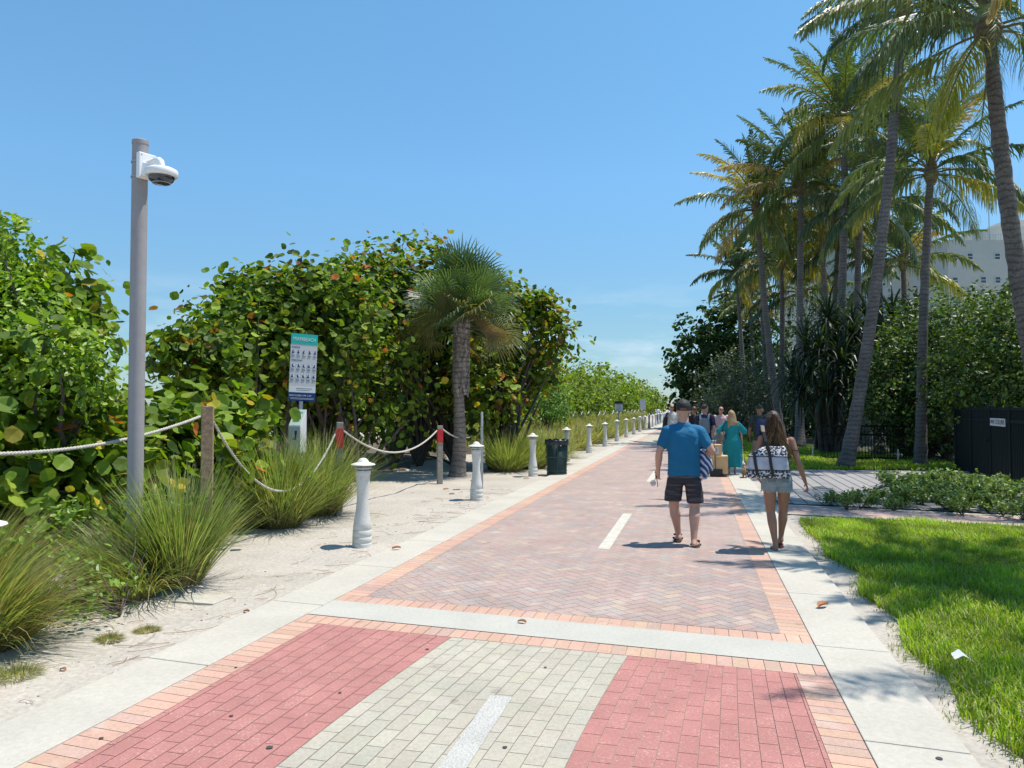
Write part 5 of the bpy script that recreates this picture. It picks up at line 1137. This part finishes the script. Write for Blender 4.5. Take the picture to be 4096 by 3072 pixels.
# striped towel
def tstripe(t, cs, co):
    N = t.nodes; L = t.links; wv = N.new('ShaderNodeTexWave'); wv.wave_type = 'BANDS'; wv.bands_direction = 'DIAGONAL'; wv.inputs['Scale'].default_value = 7.5; wv.inputs['Distortion'].default_value = .6; L.new(co, wv.inputs['Vector'])
    r = N.new('ShaderNodeValToRGB'); r.color_ramp.interpolation = 'CONSTANT'; r.color_ramp.elements[0].color = (.03,.075,.24,1); r.color_ramp.elements[1].color = (.62,.62,.66,1); r.color_ramp.elements[1].position = .62; L.new(wv.outputs[0], r.inputs[0]); return r.outputs[0]
def place(px, py, dx, dy): return (px+dx*math.cos(PY)-dy*math.sin(PY), py+dx*math.sin(PY)+dy*math.cos(PY))
tx, ty = place(mx_, my_, .245, .05); root = empty('beach_towel', (tx, ty, 1.0), PY, label='blue and white striped towel tucked under the man\'s right arm', cat='towel')
blob('cloth', [cap_((-.02,.02,.14),.05,(.03,.02,.04),.065), cap_((.03,.02,.04),.062,(.075,.03,-.05),.035), cap_((-.02,.0,.1),.055,(-.02,0,-.10),.045), cap_((.0,.0,-.02),.055,(.01,.0,-.155),.028)], mat('towel', (.1,.2,.4), .9, extra=tstripe), root, .009, 2, .010)
A = Acc(); r = np.random.RandomState(3)
for i in range(26): x = -.05+.11*i/25; A.tube([(x,-.03+.02*r.rand(),-.165+.05*i/25),(x+.004*r.normal(),-.03,-.205+.06*i/25)], .003, 4)
A.obj('fringe', M['sign_white'], root)

# 2 woman with tote bag ------------------------------------------------
wx_, wy_ = 3.13, 8.92
P = person(wx_, wy_, PY+.05, 'woman with long brown hair, dark tank top and cut-off denim shorts walking away')
hd_, T = head_prims((-.035,.03,1.53), .96, 0, .22, True); sL, sR = (-.165,.0,1.325), (.165,.0,1.300); elL, wrL = (-.235,-.03,1.08), (-.20,.10,.90); elR, wrR = (.235,-.05,1.055), (.325,.03,.815)
body = hd_+[cap_((0,.0,1.33),.052,(-.02,.02,1.46),.047), loft_([(0,0,.78,.155,.115),(0,0,.88,.160,.115),(0,0,1.0,.125,.09),(0,0,1.15,.130,.09),(0,0,1.27,.145,.085),(0,0,1.33,.12,.07),(0,0,1.37,.05,.05)])]
body += arm_prims(sL, elL, wrL, .98, .98, True)+arm_prims(sR, elR, wrR, .98, 1.08, True)+hand_prims(wrL, np.array(wrL)-np.array(elL), -1, .88, .6)+hand_prims(wrR, np.array(wrR)-np.array(elR), 1, .92, .95)
body += leg_prims((-.085,0,.82), (-.070,.03,.46), (-.03,-.06,.085), (-.03,-.10,.045), (-.045,.10,.03), .96, 1.02)+leg_prims((.085,0,.82), (.085,.10,.47), (.06,.14,.15), (.055,.09,.115), (.04,.26,.04), .96, 1.02)
blob('body', body, SK['tan'], P, .0075, 3)
blob('tank_top', [loft_([(0,0,.93,.142,.104),(0,0,1.0,.136,.100),(0,0,1.12,.138,.101),(0,0,1.22,.146,.100),(0,-.003,1.29,.120,.092),(0,-.003,1.335,.098,.075)],2.6), cap_((-.095,0,1.30),.032,(-.085,0,1.365),.026), cap_((.095,0,1.30),.032,(.085,0,1.365),.026)], cloth('olive tank top', (.022,.024,.015)), P, .010, 3, .004)
blob('denim_shorts', [loft_([(0,0,.77,.172,.128),(0,-.005,.85,.172,.130),(0,0,.93,.148,.112),(0,0,.965,.142,.106)],2.4), loft_([(-.082,.012,.715,.098,.104),(-.082,.005,.80,.096,.115)],2.2), loft_([(.088,.03,.705,.096,.104),(.082,.01,.80,.096,.115)],2.2), ell_((-.075,-.07,.84),(.085,.062,.085)), ell_((.075,-.07,.84),(.085,.062,.085))], mat('denim', (.27,.33,.37), .9, n1=(9,.18), n2=(60,.12)), P, .010, 3, .005)
A = Acc(); r = np.random.RandomState(6)
for sx__, cx in ((-1,-.082),(1,.088)):
    for i in range(60): t = 6.28*i/60; a, b = cx+.097*math.cos(t), .015+.103*math.sin(t); A.tube([(a,b,.715),(a+.008*r.normal(),b+.005*r.normal(),.700-.012*r.rand())], .0018, 4, cap=False)
A.obj('frayed_hem', M['sign_white'], P)
A = Acc(); 
for cx in (-.075,.078): A.box((cx,-.138,.865),(.085,.004,.085)); 
A.obj('back_pocket', mat('denim dark', (.19,.24,.28), .9, n2=(60,.12)), P)
A = Acc(); r = np.random.RandomState(12); hair = [ell_((-.035,.01,1.555),(.085,.102,.105)), cap_((-.04,-.035,1.55),.075,(-.065,-.05,1.40),.080,(1.1,.75,1)), cap_((-.02,-.035,1.53),.07,(.03,-.055,1.36),.070,(1.1,.75,1)), cap_((-.075,-.045,1.42),.055,(-.11,-.055,1.33),.030,(1.1,.7,1)), cap_((.03,-.055,1.38),.060,(.085,-.07,1.24),.030,(1.2,.7,1)), cap_((-.01,-.06,1.38),.06,(.0,-.075,1.27),.035,(1.3,.6,1))]
HR = mat('brown hair', (.045,.022,.013), .5, n1=(3,.2), extra=None, bump=1.5, bscale=40)
hb = blob('hair', hair, HR, P, .009, 3, .008)
for i in range(420):
    u = r.rand(); x0 = -.11+.16*u; z0 = 1.62-.13*abs(u-.45)*2 - .05*r.rand(); L = .22+.10*r.rand()+(.08 if u > .6 else 0); P_ = []
    for t in np.linspace(0, 1, 6): P_.append((x0*(1+.25*t) + (.10*t*t if u > .55 else -.035*t*t) + .012*math.sin(t*5+i), -.075-.035*math.sin(t*2.6)-.012*r.rand()*t, z0-L*t))
    light = r.rand() < (.65 if u > .55 else .35); c = np.array([(.085,.045,.026)]*24 + [(.085,.045,.026)]*0, float)
    n0 = A.n; A.tube(P_, [.006,.006,.005,.004,.003,.001], 4, cap=False); A.C.append(np.repeat(np.array([np.array((.045,.022,.013))*(1-t)+np.array((.26,.16,.08) if light else (.08,.042,.024))*t for t in np.linspace(0,1,6)]), 4, 0))
A.obj('hair_strands', mat('hair strand', attr=True, rough=.6, spec=.1), P, smooth=True)
for (a, b) in (((-.03,-.10),(-.045,.10)),((.055,.09),(.04,.27))):
    z0 = 0 if a[1] < 0 else .03; cx, cy = (a[0]+b[0])/2, (a[1]+b[1])/2
    blob('flip_flop', [loft_([(cx,cy,z0+.002,.042,.125),(cx,cy,z0+.022,.044,.127)],3), cap_((cx-.04,cy-.01,z0+.03),.008,(cx,cy+.07,z0+.045),.008), cap_((cx+.04,cy-.01,z0+.03),.008,(cx,cy+.07,z0+.045),.008)], cloth('flip flop', (.20,.06,.04), .6), P, .007, 2)
A = Acc(); A.tube([(.205+.048*math.cos(t), -.02+.046*math.sin(t), 1.205+.012*math.sin(t)) for t in np.linspace(0,6.28,16)], .006, 5); A.obj('arm_tattoo', mat('ink', (.06,.035,.03), .6), P)
text('shirt_mark', 'A~', .045, 'sign_white', P, (.075,-.118,1.235), (math.pi/2+.1,0,0))
# tote bag
bx_, by_ = place(wx_, wy_, -.115, -.19); root = empty('tote_bag', (bx_, by_, .11), PY+.05, label='leopard print and clear plastic tote bag with black straps on the woman\'s shoulder', cat='bag')
def leopard(t, cs, co):
    N = t.nodes; L = t.links; v = N.new('ShaderNodeTexVoronoi'); v.inputs['Scale'].default_value = 42; nz_ = N.new('ShaderNodeTexNoise'); nz_.inputs['Scale'].default_value = 38; L.new(co, nz_.inputs['Vector'])
    ad = N.new('ShaderNodeVectorMath'); ad.operation = 'MULTIPLY_ADD'; ad.inputs[1].default_value = (.022,)*3; L.new(nz_.outputs['Color'], ad.inputs[0]); L.new(co, ad.inputs[2]); L.new(ad.outputs[0], v.inputs['Vector'])
    r = N.new('ShaderNodeValToRGB'); e = r.color_ramp; e.interpolation = 'CONSTANT'; e.elements[0].position = 0; e.elements[0].color = (.34,.26,.32,1); e.elements[1].position = .20; e.elements[1].color = (.015,.015,.025,1); n_ = e.elements.new(.56); n_.color = (.66,.66,.70,1); L.new(v.outputs['Distance'], r.inputs[0]); return r.outputs[0]
LEO = mat('leopard canvas', (.6,.6,.6), .7, extra=leopard); CLR = mat('clear plastic', (.47,.47,.56), .16, n1=(9,.22), bump=2.5, bscale=9, spec=.8)
blob('print_base', [loft_([(0,0,.765,.235,.070),(.0,0,.80,.245,.075),(0,0,.865,.242,.078)],4)], LEO, root, .010, 2, .004)
blob('print_top', [loft_([(.0,0,1.015,.225,.074),(.02,0,1.06,.200,.066),(.055,0,1.10,.150,.052),(.08,0,1.135,.105,.040)],3)], LEO, root, .010, 2, .008)
blob('clear_panel', [loft_([(0,0,.855,.238,.079),(.0,0,.94,.228,.082),(0,0,1.03,.216,.074)],4)], CLR, root, .010, 2, .006)
A = Acc()
for xx in (-.125,.045):
    A.add([(xx-.017,-.090,.80),(xx+.017,-.090,.80),(xx+.012-.02,-.093,.95),(xx-.022-.02,-.093,.95),(xx+.010-.03,-.080,1.07),(xx-.024-.03,-.080,1.07)], [(0,1,2,3),(3,2,4,5)])
A.box((.0,0,.860),(.485,.168,.010)); A.box((.0,0,1.018),(.452,.158,.010))
P_ = [(.005,-.076,1.06),(-.035,-.06,1.20),(-.055,-.01,1.31),(-.05,.08,1.375),(-.05,.18,1.375),(-.045,.26,1.30),(-.035,.28,1.2)]
for q in (0, .03):
    V = []; 
    for (a, b, c) in P_: V += [(a-.016+q*.3, b-q*.5, c-q*.2), (a+.016+q*.3, b-q*.5, c-q*.2)]
    A.add(V, [(2*i,2*i+1,2*i+3,2*i+2) for i in range(6)])
o = A.obj('straps', M['black'], root); so_ = o.modifiers.new('s','SOLIDIFY'); so_.thickness = .004

# generic background walker ------------------------------------------------
def walker(x, y, yaw, label, h, top, bottom, sk, hair, long_top=False, face=0, pitch=0, aL=None, aR=None, legs='long', fem=False, step=.14, bulk=1.0, vox=.013, shoe=(.03,.03,.03), sleeves=True, dress=None):
    k = h/1.78; P = person(x, y, yaw, label); b = bulk
    hd_, T0 = head_prims((0,.02,1.655*k), k, face, pitch, fem); sL, sR = (-.185*k*b,0,1.42*k), (.185*k*b,0,1.42*k)
    aL = aL or ((-.235*k*b,-.03,1.13*k), (-.225*k*b,.08,.90*k)); aR = aR or ((.235*k*b,-.03,1.13*k), (.225*k*b,.08,.90*k))
    body = hd_+[cap_((0,0,1.42*k),.062*k,(0,.015,1.58*k),.056*k), loft_([(0,0,.86*k,.15*k*b,.10*k*b),(0,0,1.2*k,.155*k*b,.10*k*b),(0,0,1.40*k,.16*k,.085*k),(0,0,1.47*k,.07*k,.055*k)])]
    for s_, e_, side in ((sL,aL,-1),(sR,aR,1)): body += arm_prims(s_, e_[0], e_[1], k, 1.05, fem)+hand_prims(e_[1], np.array(e_[1])-np.array(e_[0]), side, k, .7)
    kz = .49*k
    body += leg_prims((-.095*k,0,.88*k),(-.10*k,.06+step*.5,kz),(-.095*k,step,.09),(-.095*k,step-.04,.05),(-.10*k,step+.16,.035),k)+leg_prims((.095*k,0,.88*k),(.10*k,.02,kz),(.095*k,-step,.10),(.095*k,-step-.04,.055),(.10*k,-step+.16,.035),k)
    blob('body', body, SK[sk], P, vox, 3)
    zb = .84*k if not long_top else .80*k
    sp = [loft_([(0,0,zb,.178*k*b,.125*k*b),(0,0,1.05*k,.172*k*b,.128*k*b),(0,0,1.25*k,.180*k*b,.130*k),(0,0,1.38*k,.182*k*b,.112*k),(0,0,1.45*k,.13*k,.085*k),(0,.005,1.50*k,.072*k,.068*k)],2.6)]
    for s_, e_ in ((sL,aL[0]),(sR,aR[0])): sp.append(cap_(s_, .076*k, L3(s_, e_, .68), .068*k))
    if dress is None: blob('shirt', sp, top, P, vox, 4, .006)
    if legs == 'long':
        tr = [loft_([(0,0,.80*k,.172*k*b,.118*k*b),(0,0,.93*k,.165*k*b,.115*k*b)])]
        for sx__, st, kn in ((-1,step,.06+step*.5),(1,-step,.02)): tr += [cap_((sx__*.09*k,0,.84*k),.098*k,(sx__*.10*k,kn,kz),.074*k), cap_((sx__*.10*k,kn,kz),.074*k,(sx__*.095*k,st,.12),.062*k)]
        blob('trousers', tr, bottom, P, vox, 3, .006)
    elif legs == 'short':
        blob('shorts', [loft_([(0,0,.78*k,.182*k*b,.122*k*b),(0,0,.93*k,.168*k*b,.115*k*b)]), loft_([(-.115*k,.05,.54*k,.10*k,.10*k),(-.095*k,.01,.82*k,.095*k,.11*k)],2.3), loft_([(.115*k,.01,.54*k,.10*k,.10*k),(.095*k,.0,.82*k,.095*k,.11*k)],2.3)], bottom, P, vox, 3, .006)
    for sx__, st in ((-1,step),(1,-step)): blob('shoe', [loft_([(sx__*.098*k, st+.05, .0, .050, .135),(sx__*.098*k, st+.05, .03, .052, .137),(sx__*.098*k, st+.03, .075, .042, .09)],2.6)], mat('shoe', shoe, .6), P, vox, 2)
    if hair is not None and not fem:
        R = Matrix.Rotation(face,3,'Z')@Matrix.Rotation(pitch,3,'X'); v, f = ell_((0,-.018,.035),(.081,.092,.092)); v = np.array([np.array(R@Vector(q)) for q in v])*k+np.array((0,.02,1.655*k)); 
        v2 = v.copy(); blob('hair', [(v2, f)], hair, P, .010, 1)
    return P, T0, k
def backpack(P, m, m2, k, y=-.17, w_=.14, flat=.075):
    g_ = blob('backpack', [loft_([(0,y,.98*k,w_,flat),(0,y,1.02*k,w_*1.05,flat*1.1),(0,y,1.30*k,w_,flat),(0,y+.01,1.40*k,w_*.75,flat*.7)],3), loft_([(0,y-.06,1.02*k,w_*.8,.045),(0,y-.06,1.20*k,w_*.78,.04)],3)], m, P, .012, 3, .004)
    A = Acc()
    for sx__ in (-1,1):
        Q = [(sx__*.10,y+.02,1.36*k),(sx__*.115,-.10,1.485*k),(sx__*.12,.0,1.515*k),(sx__*.125,.11,1.45*k),(sx__*.14,.13,1.30*k),(sx__*.16,.05,1.10*k)]
        V = []
        for q in Q: V += [(q[0]-.025,q[1],q[2]),(q[0]+.025,q[1],q[2])]
        A.add(V, [(2*i,2*i+1,2*i+3,2*i+2) for i in range(5)])
    o = A.obj('shoulder_straps', m2, g_); q = o.modifiers.new('s','SOLIDIFY'); q.thickness = .012
DH = mat('dark hair', (.035,.024,.018), .6, bump=1, bscale=60)
def floral(t, cs, co):
    N = t.nodes; L = t.links; v = N.new('ShaderNodeTexVoronoi'); v.inputs['Scale'].default_value = 22; L.new(co, v.inputs['Vector']); r = N.new('ShaderNodeValToRGB'); r.color_ramp.interpolation = 'CONSTANT'; r.color_ramp.elements[0].color = (.20,.18,.26,1); r.color_ramp.elements[1].position = .22; r.color_ramp.elements[1].color = (.022,.018,.045,1); L.new(v.outputs['Distance'], r.inputs[0]); return r.outputs[0]
# man with grey backpack pulling boxes
P, T, k = walker(5.28, 20.6, PY-.1, 'man in dark patterned shirt with grey backpack pulling a trolley of boxes', 1.78, mat('floral shirt', (.03,.02,.05), .8, extra=floral), cloth('dark trousers', (.02,.02,.025)), 'pink', DH, face=-.9, aR=((.245,-.10,1.15),(.23,-.22,.92)))
backpack(P, cloth('grey pack', (.22,.24,.25)), cloth('grey strap', (.40,.42,.42)), k); shades(T, k, P)
# trolley and boxes
bx, by = GX(713.5,18.4), 18.4
root = empty('hand_trolley', (bx, by, 0), PY, label='small black wheeled trolley under the cardboard boxes', cat='trolley')
A = Acc(); A.box((.04,-.22,.12),(.30,.10,.17)); A.box((.0,.0,.065),(.46,.5,.03)); bevel(A.obj('base', M['black'], root), .01)
for sx__ in (-1,1):
    A = Acc(); A.tube([(sx__*.12+.04-.02,-.24,.05),(sx__*.12+.04+.02,-.24,.05)], .05, 14); A.obj('wheel', M['black'], root)
A = Acc(); A.tube([(.03,-.27,.1),(.02,-.28,.55),(.0,-.10,.82),(.05,.9,.93),(.15,1.75,.93)], .008, 6); A.obj('pull_cord', M['black'], root)
root = empty('cardboard_box', (bx, by, .09), PY, label='large tan cardboard box on the trolley, lower of two', cat='box'); A = Acc(); A.box((.03,0,.215),(.58,.46,.43)); bevel(A.obj('carton', M['card'], root), .006)
A = Acc(); A.box((.03,-.2335,.30),(.05,.002,.25)); A.box((.03,0,.4315),(.05,.46,.002)); A.obj('packing_tape', mat('tape', (.50,.36,.20), .3), root)
root = empty('cardboard_box', (bx-.03, by+.04, .525), PY+.04, label='smaller cardboard box with white label, upper of two on the trolley', cat='box'); A = Acc(); A.box((.0,0,.13),(.42,.36,.26)); bevel(A.obj('carton', M['card'], root), .006)
A = Acc(); A.box((.06,-.1825,.13),(.16,.002,.16)); A.obj('shipping_label', M['sign_white'], root); A = Acc(); [A.box((.06,-.1845,.18-.03*i),(.11,.001,.010)) for i in range(4)]; A.obj('printed_lines', M['black'], root)
# man in pink shirt facing
P, T, k = walker(6.86, 24.7, math.pi-.1, 'balding man in pale pink shirt and grey trousers walking towards the camera', 1.72, cloth('pink shirt', (.55,.38,.38)), cloth('grey trousers', (.17,.17,.19)), 'pink', None, bulk=1.12, step=.18, aR=((.27,.02,1.12),(.16,.16,.98))); shades(T, k, P)
# woman in teal dress
tx_, ty_ = 5.47, 18.75; P = person(tx_, ty_, PY, 'woman with long blonde hair in a long teal dress walking away'); k = .90
hd_, T = head_prims((0,.02,1.50), .9, 0, .1, True); sL, sR = (-.16,0,1.29), (.16,0,1.29); aL = ((-.22,-.02,1.04),(-.25,.10,.86)); aR = ((.225,-.03,1.04),(.245,.02,.82))
body = hd_+[cap_((0,0,1.30),.05,(0,.015,1.44),.045), loft_([(0,0,.8,.14,.10),(0,0,1.1,.13,.09),(0,0,1.28,.14,.08),(0,0,1.33,.06,.05)])]+arm_prims(sL,*aL,.9,1.0,True)+arm_prims(sR,*aR,.9,1.0,True)+hand_prims(aL[1],np.array(aL[1])-np.array(aL[0]),-1,.88,.7)+hand_prims(aR[1],np.array(aR[1])-np.array(aR[0]),1,.88,.7)
body += leg_prims((-.08,0,.8),(-.075,.0,.44),(-.07,-.08,.08),(-.07,-.12,.045),(-.08,.06,.03),.9)+leg_prims((.08,0,.8),(.08,.10,.44),(.07,.12,.12),(.07,.08,.09),(.08,.25,.03),.9)
blob('body', body, SK['pink'], P, .013, 3)
r = np.random.RandomState(4); dr = []
V = []; zs = [(.215,.235,.175),(.30,.232,.172),(.45,.228,.165),(.60,.225,.16),(.75,.222,.16),(.88,.212,.155),(1.0,.170,.125),(1.08,.165,.12),(1.2,.175,.12),(1.28,.165,.105),(1.335,.09,.07)]
sg = 48; F_ = [tuple(range(sg))[::-1]]
for i, (z, a, b) in enumerate(zs):
    for j in range(sg):
        t = 6.2832*j/sg; q = 1+.07*max(0,1-z)*math.sin(t*9+1.2*math.sin(z*3))+.03*max(0,1-z)*math.sin(t*17+2); V.append((a*q*math.cos(t)+.01, b*q*math.sin(t), z+(.02*math.sin(t*3) if i == 0 else 0)))
F_ += [(i*sg+j, i*sg+(j+1)%sg, (i+1)*sg+(j+1)%sg, (i+1)*sg+j) for i in range(len(zs)-1) for j in range(sg)]+[tuple(range((len(zs)-1)*sg, len(zs)*sg))]
TEAL = cloth('teal cotton', (.004,.24,.265), .85)
blob('dress', [(np.array(V), F_), cap_((-.14,0,1.28),.07,(-.285,-.01,1.10),.095,(1,.8,1)), cap_((.14,0,1.28),.07,(.285,-.01,1.10),.090,(1,.8,1))], TEAL, P, .012, 2, .004)
BLD = mat('blonde hair', (.36,.235,.115), .45, n1=(4,.25), bump=1.5, bscale=50)
blob('hair', [ell_((0,.0,1.525),(.085,.10,.10)), cap_((0,-.04,1.52),.08,(.02,-.07,1.30),.088,(1.15,.6,1)), cap_((.02,-.07,1.32),.08,(.05,-.08,1.13),.04,(1.2,.6,1)), cap_((.04,-.06,1.40),.05,(.15,-.07,1.24),.022,(1,.6,1)), cap_((-.04,-.06,1.35),.05,(-.07,-.08,1.20),.03)], BLD, P, .010, 2, .014)
bgx, bgy = place(tx_, ty_, -.235, -.04); root = empty('shoulder_bag', (bgx, bgy, 0), PY, label='grey-brown handbag hanging at the teal dress woman\'s left side', cat='bag')
blob('body', [loft_([(0,0,.86,.055,.12),(0,0,.90,.075,.15),(0,0,1.02,.06,.13),(0,0,1.08,.035,.10)],3)], cloth('bag leather', (.17,.15,.12), .6), root, .012, 3, .005)
A = Acc(); A.tube([(0,-.09,1.06),(.03,-.05,1.22),(.09,0,1.355),(.03,.06,1.22),(0,.09,1.06)], .012, 6); A.obj('strap', M['black'], root)
# man in olive shirt
P, T, k = walker(6.42, 19.5, PY+.15, 'man in olive shirt with navy backpack looking down at a camera in his hand', 1.76, cloth('olive shirt', (.055,.06,.045)), cloth('khaki shorts', (.30,.22,.14)), 'tan', DH, face=.75, pitch=-.45, legs='short', aL=((-.25,.02,1.13),(-.23,.12,.92))); shades(T, k, P)
backpack(P, cloth('navy pack', (.035,.05,.12)), cloth('navy strap', (.03,.035,.05)), k)
cx_, cy_ = 6.42-.19, 19.5+.22; root = empty('photo_camera', (cx_, cy_, .84), PY, label='black camera held low in the olive-shirt man\'s left hand', cat='camera')
A = Acc(); A.box((0,0,0),(.13,.06,.09)); A.box((0,0,.055),(.05,.05,.03)); bevel(A.obj('body', M['black'], root), .008); A = Acc(); A.tube([(0,-.03,0),(0,-.10,0)], .034, 14); A.obj('lens', M['dome'], root)
# man in white shirt facing, with jacket
P, T, k = walker(6.15, 29, math.pi+.12, 'grey-haired man in white polo shirt carrying a dark jacket, walking towards the camera', 1.80, cloth('white polo', (.62,.62,.60)), cloth('dark trousers b', (.02,.02,.03)), 'pink', None, bulk=1.15, step=.2, aR=((.30,.05,1.18),(.19,.16,1.37))); shades(T, k, P)
jx, jy = 6.15-.30, 29-.12; root = empty('jacket', (jx, jy, 0), .1, label='black jacket slung over the white-shirt man\'s shoulder', cat='jacket')
blob('cloth', [cap_((.12,.0,1.46),.05,(.04,-.02,1.25),.07), cap_((.04,-.02,1.25),.085,(-.02,0,.72),.10,(1,.6,1))], M['black'], root, .014, 3, .012)
# dark figure partly hidden behind the man in the cap
P, T, k = walker(GX(694,23.5), 23.5, PY, 'person in black with brown hair walking between the cap man and backpack man', 1.72, cloth('black top', (.014,.014,.016)), cloth('black trousers', (.014,.014,.018)), 'tan', mat('auburn hair', (.12,.05,.035), .5), bulk=.9)
# distant man in white t-shirt, and another walker
P, T, k = walker(GX(657.5,81), 81, PY, 'distant man in white t-shirt behind the far bin', 1.75, cloth('white tee', (.70,.70,.72)), cloth('blue jeans', (.10,.13,.2)), 'dark', DH, vox=.02)
# small dog
dx_, dy_ = GX(744,17.9), 17.9; root = empty('dog', (dx_, dy_, 0), PY-.1, label='small tan and grey terrier with red harness trotting away on a leash', cat='dog')
FUR = mat('terrier fur', (.26,.17,.09), .85, n1=(9,.3), n2=(60,.3), bump=2, bscale=50)
blob('body', [ell_((0,0,.185),(.062,.13,.066)), ell_((0,.09,.20),(.060,.07,.070)), ell_((0,-.10,.185),(.058,.06,.060)), cap_((0,.12,.22),.042,(0,.17,.275),.038), ell_((0,.19,.295),(.044,.050,.042)), cap_((0,.22,.285),.022,(0,.26,.275),.016), cap_((.03,.175,.325),.012,(.040,.165,.365),.006), cap_((-.03,.175,.325),.012,(-.040,.165,.365),.006), cap_((0,-.15,.215),.014,(0,-.185,.275),.010),
    cap_((-.035,.10,.15),.022,(-.035,.105,.07),.014), cap_((-.035,.105,.07),.014,(-.035,.11,.012),.015), cap_((.035,.12,.15),.022,(.035,.14,.07),.014), cap_((.035,.14,.07),.014,(.035,.15,.012),.015),
    cap_((-.035,-.10,.16),.032,(-.035,-.075,.10),.020), cap_((-.035,-.075,.10),.018,(-.036,-.12,.06),.013), cap_((-.036,-.12,.06),.013,(-.036,-.11,.012),.015), cap_((.035,-.11,.16),.032,(.035,-.10,.10),.020), cap_((.035,-.10,.10),.018,(.036,-.155,.065),.013), cap_((.036,-.155,.065),.013,(.036,-.15,.012),.015)], FUR, root, .008, 2, .004)
A = Acc(); r = np.random.RandomState(31)
for i in range(900):
    d = r.normal(size=3); d /= np.linalg.norm(d); c = np.array((0, r.uniform(-.13,.12), .185)); p = c+d*np.array((.060,.03,.062)); 
    g_ = np.array((0,-.008,-.022)); A.add([p-[.0025,0,0], p+[.0025,0,0], p+d*.018+g_+[.001,0,0], p+d*.018+g_-[.001,0,0]], [(0,1,2,3)], (.36,.25,.13) if r.rand() < .6 else (.12,.10,.09))
A.obj('fur', M['deck'], root)
A = Acc(); A.tube([(.064*math.cos(t), .055, .195+.070*math.sin(t)) for t in np.linspace(0,6.28,18)], .007, 5); A.obj('harness', M['red'], root)
ax, ay = place(dx_, dy_, 0, .05)
A = Acc(); p0 = np.array((ax, ay, .27)); p1 = np.array((5.47+.245+.02, 18.75, .76)); A.tube([p0*(1-t)+p1*t-np.array((0,0,.12*math.sin(3.14*t))) for t in np.linspace(0,1,8)], .005, 5); tag(A.obj('leash', M['sign_grey']), 'thin pale leash from the terrier to the teal dress woman', 'leash')
